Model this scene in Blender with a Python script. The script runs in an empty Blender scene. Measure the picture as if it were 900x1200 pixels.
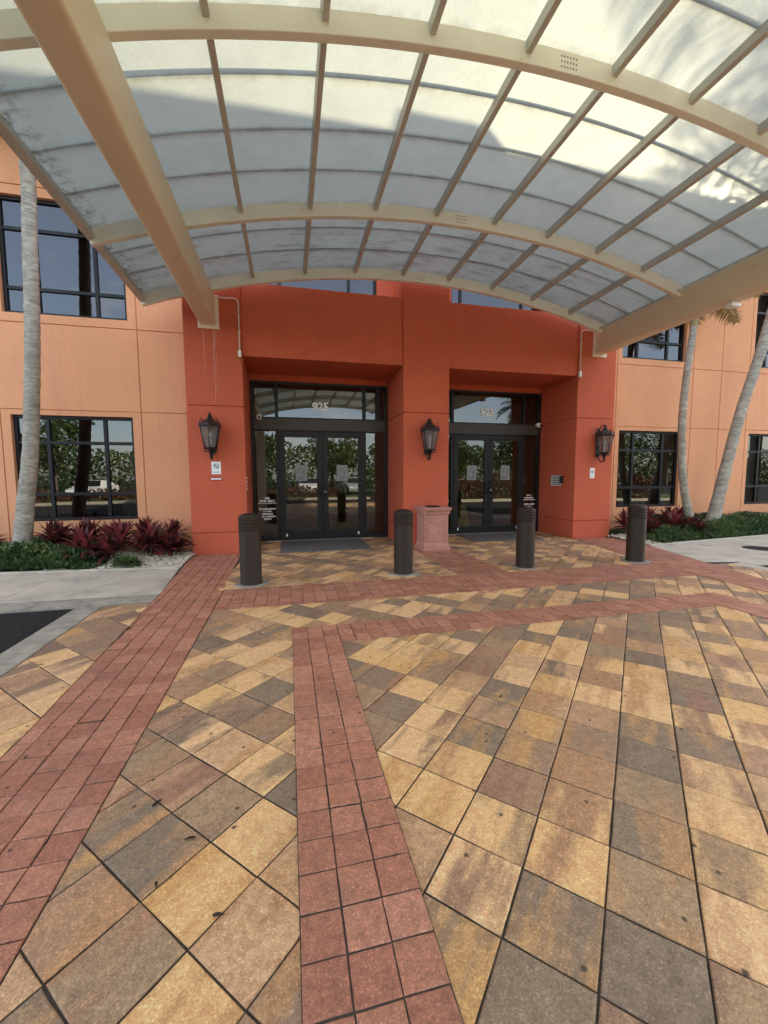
import bpy, math, random
import numpy as np
from mathutils import Vector, Matrix
random.seed(7); rng = np.random.default_rng(7)
SC = bpy.context.scene; COL = SC.collection
R = math.radians
# ------------------------------------------------------------------ camera
def make_camera():
    yaw, pitch, roll = 0.228412640, -0.0846720335, 0.00403898
    f = Vector((math.sin(yaw)*math.cos(pitch), math.cos(yaw)*math.cos(pitch), math.sin(pitch)))
    r = Vector((math.cos(yaw), -math.sin(yaw), 0)); d = f.cross(r)
    r2 = r*math.cos(roll) + d*math.sin(roll); d2 = -r*math.sin(roll) + d*math.cos(roll)
    cd = bpy.data.cameras.new('camera'); cd.sensor_fit = 'VERTICAL'; cd.sensor_height = 36
    cd.lens = 36*477.203/1200; cd.clip_start = 0.05; cd.clip_end = 1000
    co = bpy.data.objects.new('camera', cd); COL.objects.link(co)
    m = Matrix.Identity(4)
    for i in range(3):
        m[i][0] = r2[i]; m[i][1] = -d2[i]; m[i][2] = -f[i]
    m[0][3], m[1][3], m[2][3] = 0, 0, 1.45
    co.matrix_world = m; SC.camera = co
make_camera()
# ------------------------------------------------------------------ light
SUN_AZ, SUN_EL = R(55), R(28.9)          # azimuth from +Y (into the building) towards +X
def make_light():
    w = bpy.data.worlds.new('World'); SC.world = w; w.use_nodes = True
    nt = w.node_tree; bg = nt.nodes['Background']
    sky = nt.nodes.new('ShaderNodeTexSky'); sky.sky_type = 'NISHITA'; sky.sun_disc = False
    sky.sun_elevation = SUN_EL; sky.sun_rotation = SUN_AZ; sky.dust_density = 1.5
    tc = nt.nodes.new('ShaderNodeTexCoord'); mp = nt.nodes.new('ShaderNodeMapping')
    mp.inputs['Scale'].default_value = (1.6, 1.6, 4.0)
    nz = nt.nodes.new('ShaderNodeTexNoise'); nz.inputs['Scale'].default_value = 2.2; nz.inputs['Detail'].default_value = 7
    rp = nt.nodes.new('ShaderNodeValToRGB'); rp.color_ramp.elements[0].position = .56; rp.color_ramp.elements[1].position = .70
    mx = nt.nodes.new('ShaderNodeMix'); mx.data_type = 'RGBA'
    mul = nt.nodes.new('ShaderNodeMath'); mul.operation = 'MULTIPLY'; mul.inputs[1].default_value = .75
    L = nt.links.new
    L(tc.outputs['Generated'], mp.inputs[0]); L(mp.outputs[0], nz.inputs['Vector']); L(nz.outputs[0], rp.inputs[0])
    rp.color_ramp.elements[0].color = (.26, .26, .26, 1)
    L(rp.outputs[0], mul.inputs[0]); L(mul.outputs[0], mx.inputs['Factor'])
    L(sky.outputs[0], mx.inputs['A']); mx.inputs['B'].default_value = (6.9, 6.3, 5.5, 1)
    L(mx.outputs['Result'], bg.inputs[0]); bg.inputs[1].default_value = 0.065
    sd = bpy.data.lights.new('sun', 'SUN'); sd.energy = 3.2; sd.angle = R(.6); sd.color = (1, .87, .64)
    so = bpy.data.objects.new('sun', sd); COL.objects.link(so)
    v = Vector((math.sin(SUN_AZ)*math.cos(SUN_EL), math.cos(SUN_AZ)*math.cos(SUN_EL), math.sin(SUN_EL)))
    so.rotation_euler = v.to_track_quat('Z', 'Y').to_euler()
make_light()
SC.view_settings.view_transform = 'Standard'; SC.view_settings.look = 'None'
SC.view_settings.gamma = 1; SC.view_settings.use_curve_mapping = False
SC.view_settings.exposure = 3.3
SC.cycles.max_bounces = 10; SC.cycles.diffuse_bounces = 5; SC.cycles.transparent_max_bounces = 12
# ------------------------------------------------------------------ materials
def newmat(name):
    m = bpy.data.materials.new(name); m.use_nodes = True; nt = m.node_tree
    return m, nt, nt.nodes['Principled BSDF']
def N(nt, t, **k):
    n = nt.nodes.new('ShaderNode'+t)
    for a, v in k.items(): setattr(n, a, v)
    return n
def noise(nt, scale, detail=4, rough=.6, vec=None):
    n = N(nt, 'TexNoise'); n.inputs['Scale'].default_value = scale; n.inputs['Detail'].default_value = detail
    n.inputs['Roughness'].default_value = rough
    if vec is None:
        tc = N(nt, 'TexCoord'); vec = tc.outputs['Object']
    nt.links.new(vec, n.inputs['Vector']); return n
def ramp(nt, src, stops):
    r = N(nt, 'ValToRGB'); e = r.color_ramp.elements
    while len(e) < len(stops): e.new(.5)
    for i, (p, c) in enumerate(stops):
        e[i].position = p; e[i].color = (c, c, c, 1) if isinstance(c, (int, float)) else (*c, 1)
    nt.links.new(src, r.inputs[0]); return r
def mixc(nt, fac, a, b, mode='MIX'):
    m = N(nt, 'Mix', data_type='RGBA', blend_type=mode)
    for s, v in (('Factor', fac), ('A', a), ('B', b)):
        if isinstance(v, (int, float)): m.inputs[s].default_value = v
        elif isinstance(v, tuple): m.inputs[s].default_value = (*v, 1)
        else: nt.links.new(v, m.inputs[s])
    return m.outputs['Result']
def bump(nt, src, strength, dist, bs):
    b = N(nt, 'Bump'); b.inputs['Strength'].default_value = strength; b.inputs['Distance'].default_value = dist
    nt.links.new(src, b.inputs['Height']); nt.links.new(b.outputs[0], bs.inputs['Normal'])
def surf(name, col, rough=.6, var=.12, vscale=1.5, bscale=0, bstr=.2, bdist=.004, metal=0, spec=.5, dirt=None, dscale=2.5, dlo=.55, dhi=.75, stretch=(1,1,1)):
    m, nt, b = newmat(name)
    tc = N(nt, 'TexCoord'); mp = N(nt, 'Mapping'); mp.inputs['Scale'].default_value = stretch
    nt.links.new(tc.outputs['Object'], mp.inputs[0])
    n = noise(nt, vscale, 6, .65, mp.outputs[0])
    lo = tuple(c*(1-var) for c in col); hi = tuple(min(1, c*(1+var)) for c in col)
    c = ramp(nt, n.outputs[0], [(.3, lo), (.7, hi)]).outputs[0]
    if dirt:
        d = noise(nt, dscale, 8, .7, mp.outputs[0]); f = ramp(nt, d.outputs[0], [(dlo, 0.), (dhi, 1.)])
        c = mixc(nt, f.outputs[0], c, dirt)
    nt.links.new(c, b.inputs['Base Color'])
    b.inputs['Roughness'].default_value = rough; b.inputs['Metallic'].default_value = metal
    b.inputs['Specular IOR Level'].default_value = spec
    if bscale: bump(nt, noise(nt, bscale, 5).outputs[0], bstr, bdist, b)
    return m
M = {}
def stucco(name, col, streak):
    m, nt, b = newmat(name); L = nt.links.new; tc = N(nt, 'TexCoord')
    def mp(sc):
        q = N(nt, 'Mapping'); q.inputs['Scale'].default_value = sc; L(tc.outputs['Object'], q.inputs[0]); return q.outputs[0]
    n = noise(nt, .8, 6, .65, mp((1, 1, 1))); c = ramp(nt, n.outputs[0], [(.3, tuple(v*.93 for v in col)), (.7, tuple(min(1, v*1.06) for v in col))]).outputs[0]
    v = noise(nt, 1.0, 6, .7, mp((5.5, 5.5, .28))); c = mixc(nt, ramp(nt, v.outputs[0], [(.52, 0.), (.80, .55)]).outputs[0], c, streak)
    f = noise(nt, 26, 6, .75, mp((1, 1, 1))); c = mixc(nt, .22, c, ramp(nt, f.outputs[0], [(.3, .25), (.7, .75)]).outputs[0], 'OVERLAY')
    L(c, b.inputs['Base Color']); b.inputs['Roughness'].default_value = .78; b.inputs['Specular IOR Level'].default_value = .3
    bump(nt, noise(nt, 60, 6, .75).outputs[0], .45, .006, b); return m
M['red'] = stucco('red_stucco', (.51, .104, .050), (.40, .092, .055))
M['peach'] = stucco('peach_stucco', (.70, .325, .165), (.56, .26, .155))
M['beige'] = surf('beige_steel_paint', (.70, .60, .44), .42, .05, 1.2, dirt=(.40, .32, .21), dscale=3, dlo=.62, dhi=.8)
M['cream'] = surf('cream_steel_paint', (.76, .765, .69), .45, .05, 1.5, dirt=(.36, .33, .24), dscale=14, dlo=.66, dhi=.72)
M['taupe'] = surf('taupe_aluminium', (.48, .49, .46), .5, .10, 3, dirt=(.2, .17, .13), dscale=12, dlo=.62, dhi=.75)
M['plate'] = surf('bare_plate', (.72, .60, .47), .5, .08, 6)
M['bronze'] = surf('dark_bronze_aluminium', (.010, .0095, .010), .45, .1, 3, spec=.3)
M['bronze_light'] = surf('header_bronze', (.055, .048, .042), .45, .1, 3, spec=.3)
M['black'] = surf('black_iron', (.012, .012, .013), .45, .2, 20, 60, .3, .002)
M['bollard'] = surf('brown_plastic', (.034, .023, .017), .5, .25, 6, spec=.25, dirt=(.040, .031, .026), dscale=9, dlo=.55, dhi=.75, stretch=(1, 1, .15))
M['pink'] = surf('pink_precast', (.47, .225, .17), .8, .16, 5, 120, .35, .003, spec=.3, dirt=(.40, .19, .165), dscale=3)
M['white'] = surf('white_plastic', (.80, .80, .78), .4, .03, 4)
M['steel'] = surf('brushed_steel', (.62, .61, .58), .4, .08, 8, metal=.15)
M['grey'] = surf('grey_print', (.16, .165, .17), .6, .05, 4)
M['paper'] = surf('grey_paper', (.25, .26, .27), .65, .12, 12)
M['darkink'] = surf('dark_ink', (.05, .055, .06), .6, .05, 4)
M['letter'] = surf('white_vinyl', (.93, .93, .93), .5, .02, 4)
M['signred'] = surf('sign_red', (.30, .02, .05), .5, .05, 4)
M['conduit'] = surf('conduit', (.66, .56, .46), .45, .08, 8)
M['concrete'] = surf('concrete', (.51, .46, .37), .85, .14, 1.3, 40, .3, .004, spec=.25, dirt=(.24, .22, .185), dscale=2.2, dlo=.48, dhi=.8)
M['old_concrete'] = surf('old_concrete', (.33, .30, .245), .9, .2, 4, 40, .5, .006, spec=.2, dirt=(.15, .135, .11), dscale=5, dlo=.48, dhi=.72)
M['concrete_patch'] = surf('concrete_patch', (.30, .27, .23), .85, .3, 9, 50, .4, .005, dirt=(.22, .19, .16), dscale=9)
M['asphalt'] = surf('asphalt', (.022, .0215, .0205), .9, .35, 40, 110, .6, .006, spec=.15, dirt=(.075, .074, .072), dscale=1.2)
M['soil'] = surf('mulch', (.055, .035, .024), .95, .5, 30, 40, .8, .02)
M['joint'] = surf('joint_sand', (.040, .032, .025), .95, .4, 30, dirt=(.16, .125, .09), dscale=3, dlo=.56, dhi=.72)
M['mat'] = surf('grey_rubber_mat', (.125, .12, .112), .8, .15, 6, 140, .4, .004, dirt=(.19, .185, .17), dscale=4)
M['grass'] = surf('lawn', (.06, .10, .025), .9, .4, 8, 60, .6, .03)
M['trunk'] = surf('palm_bark', (.34, .305, .245), .85, .40, 7, 55, .6, .01, dirt=(.17, .16, .14), dscale=18, dlo=.47, dhi=.64, stretch=(.5, .5, 1.6))
M['bark'] = surf('tree_bark', (.12, .09, .065), .9, .3, 8, 30, .8, .02)
M['lobbyfloor'] = surf('lobby_tile', (.24, .19, .14), .3, .15, 2)
M['lobbywall'] = surf('lobby_wall', (.50, .40, .26), .7, .1, 1)
M['darkroom'] = surf('dim_room', (.035, .035, .034), .9, .3, .6)
M['curtain'] = surf('window_blind', (.20, .18, .15), .8, .15, 2, stretch=(6, 1, .3))
M['yellow'] = surf('yellow_plastic', (.62, .46, .02), .4, .05, 4)
M['carwhite'] = surf('white_car_paint', (.75, .75, .75), .18, .02, 2)
M['cargrey'] = surf('silver_car_paint', (.35, .36, .38), .2, .02, 2)
M['rubber'] = surf('rubber', (.02, .02, .02), .8, .1, 4)

def leafmat(name, stops, rough=.45, trans=.25, spec=.4):
    m, nt, b = newmat(name)
    a = N(nt, 'Attribute'); a.attribute_name = 'rnd'
    c = ramp(nt, a.outputs['Fac'], stops)
    nt.links.new(c.outputs[0], b.inputs['Base Color']); b.inputs['Roughness'].default_value = rough
    b.inputs['Specular IOR Level'].default_value = spec
    t = N(nt, 'BsdfTranslucent'); nt.links.new(c.outputs[0], t.inputs[0])
    mx = N(nt, 'MixShader'); mx.inputs[0].default_value = trans
    nt.links.new(b.outputs[0], mx.inputs[1]); nt.links.new(t.outputs[0], mx.inputs[2])
    nt.links.new(mx.outputs[0], nt.nodes['Material Output'].inputs[0]); return m
M['ti'] = leafmat('maroon_leaf', [(0, (.030, .020, .014)), (.35, (.075, .018, .018)), (.65, (.20, .032, .038)), (.85, (.32, .065, .062)), (1, (.22, .17, .11))])
M['cover'] = leafmat('juniper_leaf', [(0, (.030, .055, .022)), (.5, (.085, .145, .055)), (.85, (.15, .22, .075)), (1, (.20, .22, .08))])
M['frond'] = leafmat('palm_leaf', [(0, (.03, .06, .015)), (.6, (.06, .11, .03)), (1, (.12, .15, .05))])
M['dryfrond'] = leafmat('dry_palm_leaf', [(0, (.20, .14, .06)), (.6, (.36, .28, .13)), (1, (.22, .24, .09))])
M['tree'] = leafmat('tree_leaf', [(0, (.025, .05, .012)), (.6, (.06, .10, .025)), (1, (.13, .16, .04))])
M['hedge'] = leafmat('hedge_leaf', [(0, (.04, .05, .02)), (.5, (.14, .05, .03)), (1, (.22, .10, .04))])
M['deadleaf'] = leafmat('dead_leaf', [(0, (.018, .013, .010)), (1, (.05, .035, .025))])
M['rock'] = leafmat('river_rock', [(0, (.22, .19, .15)), (.4, (.48, .42, .32)), (.8, (.62, .56, .44)), (1, (.30, .22, .16))], .8, 0)

def paver_mat(name, brick):
    m, nt, b = newmat(name); L = nt.links.new
    a = N(nt, 'Attribute'); a.attribute_name = 'pv'
    sp = N(nt, 'SeparateColor'); L(a.outputs['Color'], sp.inputs[0])
    tc = N(nt, 'TexCoord'); mr = N(nt, 'Mapping'); L(tc.outputs['Object'], mr.inputs[0])
    mr.inputs['Rotation'].default_value = (0, 0, 0 if brick else R(-45))
    off = N(nt, 'VectorMath', operation='MULTIPLY_ADD'); L(a.outputs['Color'], off.inputs[0])
    off.inputs[1].default_value = (37, 53, 71); L(mr.outputs[0], off.inputs[2])
    mp = N(nt, 'Mapping'); L(off.outputs[0], mp.inputs[0])
    mp.inputs['Scale'].default_value = (1.5, 1.5, 1) if brick else (1.4, 6.5, 1)
    n = noise(nt, 1.0, 5, .55, mp.outputs[0])
    if brick:
        base = ramp(nt, sp.outputs[0], [(0, (.36, .145, .092)), (.5, (.43, .185, .115)), (1, (.49, .225, .145))]).outputs[0]
        base = mixc(nt, ramp(nt, n.outputs[0], [(.5, 0.), (.72, .5)]).outputs[0], base, (.27, .115, .08))
    else:
        ca = ramp(nt, sp.outputs[0], [(0, (.72, .445, .195)), (.34, (.76, .485, .25)), (.56, (.44, .25, .145)), (.80, (.24, .175, .122)), (1, (.42, .27, .15))]).outputs[0]
        cb = ramp(nt, sp.outputs[1], [(0, (.17, .125, .09)), (.30, (.33, .165, .105)), (.60, (.64, .36, .13)), (.8, (.46, .25, .12)), (1, (.23, .165, .11))]).outputs[0]
        f = ramp(nt, n.outputs[0], [(.47, 0.), (.60, .85)]).outputs[0]
        base = mixc(nt, f, ca, cb)
    sp2 = noise(nt, 130, 4, .8); base = mixc(nt, .75, base, ramp(nt, sp2.outputs[0], [(.3, .30), (.72, .68)]).outputs[0], 'OVERLAY')
    md = noise(nt, 22, 6, .75); base = mixc(nt, .55, base, ramp(nt, md.outputs[0], [(.30, .22), (.5, .5), (.70, .76)]).outputs[0], 'OVERLAY')
    vv = N(nt, 'TexVoronoi'); vv.inputs['Scale'].default_value = 190; L(tc.outputs['Object'], vv.inputs['Vector'])
    vb = N(nt, 'SeparateColor'); L(vv.outputs['Color'], vb.inputs[0]); base = mixc(nt, .40, base, ramp(nt, vb.outputs[0], [(0, .25), (.5, .5), (.86, .55), (.95, .95)]).outputs[0], 'OVERLAY')
    # lighter wear, soft dirt, and black gum spots
    d = noise(nt, 1.1, 7, .65); base = mixc(nt, ramp(nt, d.outputs[0], [(.52, 0.), (.8, .45)]).outputs[0], base, (.10, .085, .07))
    v = N(nt, 'TexVoronoi'); v.voronoi_dimensions = '2D'; v.inputs['Scale'].default_value = 4.6; L(tc.outputs['Object'], v.inputs['Vector'])
    v.inputs['Randomness'].default_value = 1
    nd = noise(nt, 45, 3); ad = N(nt, 'Math', operation='MULTIPLY_ADD'); L(nd.outputs[0], ad.inputs[0]); ad.inputs[1].default_value = .045; L(v.outputs['Distance'], ad.inputs[2])
    vs = ramp(nt, ad.outputs[0], [(.050, .85), (.075, 0.)])
    sel = N(nt, 'SeparateColor'); L(v.outputs['Color'], sel.inputs[0])
    gt = N(nt, 'Math', operation='GREATER_THAN'); L(sel.outputs[0], gt.inputs[0]); gt.inputs[1].default_value = .66
    mu = N(nt, 'Math', operation='MULTIPLY'); L(gt.outputs[0], mu.inputs[0]); L(vs.outputs[0], mu.inputs[1])
    base = mixc(nt, mu.outputs[0], base, (.028, .022, .02))
    L(base, b.inputs['Base Color']); b.inputs['Roughness'].default_value = .62; b.inputs['Specular IOR Level'].default_value = .35
    bump(nt, noise(nt, 90, 6, .8).outputs[0], .7, .006, b)
    return m
M['paver'] = paver_mat('tumbled_paver', False); M['brick'] = paver_mat('red_paver', True)

def glass_mat(name, refl, tint):
    m, nt, b = newmat(name); nt.nodes.remove(b); L = nt.links.new
    t = N(nt, 'BsdfTransparent'); t.inputs[0].default_value = (*tint, 1)
    g = N(nt, 'BsdfGlossy'); g.inputs['Roughness'].default_value = 0.0; g.inputs['Color'].default_value = (.92, .95, 1, 1)
    lw = N(nt, 'Fresnel'); lw.inputs[0].default_value = 1.5
    ad = N(nt, 'Math', operation='ADD'); ad.use_clamp = True; L(lw.outputs[0], ad.inputs[0]); ad.inputs[1].default_value = refl
    mx = N(nt, 'MixShader'); L(ad.outputs[0], mx.inputs[0]); L(t.outputs[0], mx.inputs[1]); L(g.outputs[0], mx.inputs[2])
    L(mx.outputs[0], nt.nodes['Material Output'].inputs[0]); return m
M['glass'] = glass_mat('tinted_glass', .045, (.30, .29, .25))
M['doorglass'] = glass_mat('door_glass', .05, (.42, .40, .30))
def lantern_glass():
    m, nt, b = newmat('seeded_glass'); L = nt.links.new
    b.inputs['Base Color'].default_value = (.17, .14, .125, 1); b.inputs['Roughness'].default_value = .12
    b.inputs['Alpha'].default_value = .55
    bump(nt, noise(nt, 60, 3).outputs[0], .9, .01, b); return m
M['lanternglass'] = lantern_glass()
def panel_mat():
    m, nt, b = newmat('translucent_panel'); nt.nodes.remove(b); L = nt.links.new
    tc = N(nt, 'TexCoord'); mp = N(nt, 'Mapping'); L(tc.outputs['Object'], mp.inputs[0]); mp.inputs['Scale'].default_value = (1, 1.0, 1)
    n1 = noise(nt, 2.2, 8, .72, mp.outputs[0]); n2 = noise(nt, 55, 4, .7, mp.outputs[0])
    c = mixc(nt, ramp(nt, n1.outputs[0], [(.45, 0.), (.78, .45)]).outputs[0], (.265, .285, .25), (.185, .198, .172))
    c = mixc(nt, .25, c, ramp(nt, n2.outputs[0], [(.3, .35), (.7, .65)]).outputs[0], 'OVERLAY')
    # mould: dark streaky patches with their own shape, strongest towards the building
    sx = N(nt, 'SeparateXYZ'); L(tc.outputs['Object'], sx.inputs[0])
    yr = N(nt, 'MapRange'); L(sx.outputs['Y'], yr.inputs['Value']); yr.inputs['From Min'].default_value = 6.25; yr.inputs['From Max'].default_value = 6.9
    mp2 = N(nt, 'Mapping'); L(tc.outputs['Object'], mp2.inputs[0]); mp2.inputs['Scale'].default_value = (1.1, 3.6, 1)
    n3 = noise(nt, 1.3, 9, .75, mp2.outputs[0])
    f3 = ramp(nt, n3.outputs[0], [(.50, 0.), (.72, .8)])
    mu = N(nt, 'Math', operation='MULTIPLY'); L(yr.outputs[0], mu.inputs[0]); L(f3.outputs[0], mu.inputs[1])
    c = mixc(nt, mu.outputs[0], c, (.105, .062, .048))
    xr = N(nt, 'MapRange'); L(sx.outputs['X'], xr.inputs['Value']); xr.inputs['From Min'].default_value = -2.12; xr.inputs['From Max'].default_value = -2.36
    n4 = noise(nt, 9, 7, .75); f4 = ramp(nt, n4.outputs[0], [(.46, 0.), (.62, .9)])
    m4 = N(nt, 'Math', operation='MULTIPLY'); L(xr.outputs[0], m4.inputs[0]); L(f4.outputs[0], m4.inputs[1]); c = mixc(nt, m4.outputs[0], c, (.05, .045, .035))
    sb = N(nt, 'Math', operation='SUBTRACT'); L(sx.outputs['Y'], sb.inputs[0]); sb.inputs[1].default_value = 7.95-.607*30
    pp = N(nt, 'Math', operation='PINGPONG'); L(sb.outputs[0], pp.inputs[0]); pp.inputs[1].default_value = .3035
    f5 = ramp(nt, pp.outputs[0], [(.0, 1.), (.09, 0.)]); n5 = noise(nt, 5, 6, .7); f6 = ramp(nt, n5.outputs[0], [(.42, 0.), (.65, .42)])
    m5 = N(nt, 'Math', operation='MULTIPLY'); L(f5.outputs[0], m5.inputs[0]); L(f6.outputs[0], m5.inputs[1]); c = mixc(nt, m5.outputs[0], c, (.12, .10, .075))
    tr = N(nt, 'BsdfTranslucent'); L(c, tr.inputs[0])
    df = N(nt, 'BsdfDiffuse'); L(c, df.inputs[0])
    rf = N(nt, 'BsdfRefraction'); rf.inputs['IOR'].default_value = 1.25; rf.inputs['Roughness'].default_value = .75; L(c, rf.inputs[0])
    m1 = N(nt, 'MixShader'); m1.inputs[0].default_value = .12; L(tr.outputs[0], m1.inputs[1]); L(rf.outputs[0], m1.inputs[2])
    m2 = N(nt, 'MixShader'); m2.inputs[0].default_value = .38; L(m1.outputs[0], m2.inputs[1]); L(df.outputs[0], m2.inputs[2])
    L(m2.outputs[0], nt.nodes['Material Output'].inputs[0]); return m
M['panel'] = panel_mat()
# ------------------------------------------------------------------ mesh builder
class MB:
    def __init__(s): s.v = []; s.f = []
    def add(s, vs, fs):
        o = len(s.v); s.v += [tuple(p) for p in vs]; s.f += [tuple(i+o for i in f) for f in fs]; return s
    def box(s, x0, x1, y0, y1, z0, z1):
        return s.add([(x0,y0,z0),(x1,y0,z0),(x1,y1,z0),(x0,y1,z0),(x0,y0,z1),(x1,y0,z1),(x1,y1,z1),(x0,y1,z1)],
                     [(0,3,2,1),(4,5,6,7),(0,1,5,4),(1,2,6,5),(2,3,7,6),(3,0,4,7)])
    def lathe(s, prof, cx=0, cy=0, n=24, squash=1):
        vs = []; fs = []
        for r, z in prof:
            for i in range(n):
                a = 2*math.pi*(i+.5)/n; vs.append((cx+r*math.cos(a), cy+r*math.sin(a)*squash, z))
        for j in range(len(prof)-1):
            for i in range(n):
                k = (i+1) % n; fs.append((j*n+i, j*n+k, (j+1)*n+k, (j+1)*n+i))
        fs.append(tuple(reversed(range(n)))); fs.append(tuple((len(prof)-1)*n+i for i in range(n)))
        return s.add(vs, fs)
    def tube(s, pts, rad, n=8):
        pts = [Vector(p) for p in pts]; rs = rad if isinstance(rad, (list, tuple)) else [rad]*len(pts)
        up = Vector((0.13, .21, .97)).normalized(); vs = []; fs = []
        for i, p in enumerate(pts):
            t = (pts[min(i+1, len(pts)-1)] - pts[max(i-1, 0)]).normalized()
            a = t.cross(up)
            if a.length < .05: a = t.cross(Vector((1, 0, 0)))
            a.normalize(); b = t.cross(a)
            for k in range(n):
                g = 2*math.pi*k/n; vs.append(p + (a*math.cos(g)+b*math.sin(g))*rs[i])
        for j in range(len(pts)-1):
            for k in range(n):
                q = (k+1) % n; fs.append((j*n+k, j*n+q, (j+1)*n+q, (j+1)*n+k))
        fs.append(tuple(reversed(range(n)))); fs.append(tuple((len(pts)-1)*n+k for k in range(n)))
        return s.add(vs, fs)
    def prism(s, poly, z0, z1):
        n = len(poly)
        return s.add([(x, y, z0) for x, y in poly]+[(x, y, z1) for x, y in poly],
                     [tuple(reversed(range(n))), tuple(range(n, 2*n))]+[(i, (i+1) % n, n+(i+1) % n, n+i) for i in range(n)])
    def build(s, name, mat, parent=None, smooth=False, bevel=0, loc=None):
        me = bpy.data.meshes.new(name); me.from_pydata(s.v, [], s.f); me.validate(); me.update()
        o = bpy.data.objects.new(name, me); COL.objects.link(o)
        me.materials.append(M[mat] if isinstance(mat, str) else mat)
        if smooth:
            me.polygons.foreach_set('use_smooth', [True]*len(me.polygons))
            if smooth == 'auto':
                me.set_sharp_from_angle(angle=R(40))
        if bevel:
            b = o.modifiers.new('bevel', 'BEVEL'); b.width = bevel; b.segments = 2; b.limit_method = 'ANGLE'; b.angle_limit = R(50)
        if parent: o.parent = parent
        if loc: o.location = loc
        return o
def setattr_rnd(o, vals, name='rnd'):
    a = o.data.attributes.new(name, 'FLOAT', 'FACE'); a.data.foreach_set('value', np.asarray(vals, dtype=np.float32))
def tag(o, label, cat, group=None):
    o['label'] = label; o['category'] = cat
    if group: o['group'] = group
    return o
def struct(o): o['kind'] = 'structure'; return o
def thing(name, loc, label, cat, group=None, rz=0):
    o = bpy.data.objects.new(name, None); COL.objects.link(o); o.location = loc; o.rotation_euler = (0, 0, rz)
    o.empty_display_size = .2
    return tag(o, label, cat, group)
def dup(root, loc, label, rz=None):
    def cp(o, par):
        c = o.copy(); COL.objects.link(c); c.parent = par
        for ch in o.children: cp(ch, c)
        return c
    c = cp(root, None); c.location = loc; c['label'] = label
    if rz is not None: c.rotation_euler = (0, 0, rz)
    return c
def text_mesh(body, size):
    cu = bpy.data.curves.new('t', 'FONT'); cu.body = body; cu.size = size; cu.align_x = 'CENTER'; cu.align_y = 'CENTER'; cu.extrude = .003; cu.offset = .005*size/.2
    o = bpy.data.objects.new('t', cu); COL.objects.link(o)
    dg = bpy.context.evaluated_depsgraph_get(); me = bpy.data.meshes.new_from_object(o.evaluated_get(dg))
    bpy.data.objects.remove(o); return me
# ------------------------------------------------------------------ ground
def lerp(a, b, t): return a+(b-a)*t
struct(MB().add([(-150,-150,-.020),(150,-150,-.020),(150,150,-.020),(-150,150,-.020)], [(0,1,2,3)]).build('ground', 'asphalt'))
def halfplanes(poly):
    hp = []
    for i in range(len(poly)):
        (x0, y0), (x1, y1) = poly[i], poly[(i+1) % len(poly)]
        l = math.hypot(x1-x0, y1-y0); nx, ny = -(y1-y0)/l, (x1-x0)/l      # inside normal, CCW
        hp.append((nx, ny, nx*x0+ny*y0))
    return hp
def clip(poly, hps, inset):
    for nx, ny, d in hps:
        d2 = d+inset; out = []
        for i in range(len(poly)):
            p, q = poly[i], poly[(i+1) % len(poly)]
            a, b = nx*p[0]+ny*p[1]-d2, nx*q[0]+ny*q[1]-d2
            if a >= 0: out.append(p)
            if (a >= 0) != (b >= 0):
                t = a/(a-b); out.append((p[0]+(q[0]-p[0])*t, p[1]+(q[1]-p[1])*t))
        poly = out
        if len(poly) < 3: return []
    return poly
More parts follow.
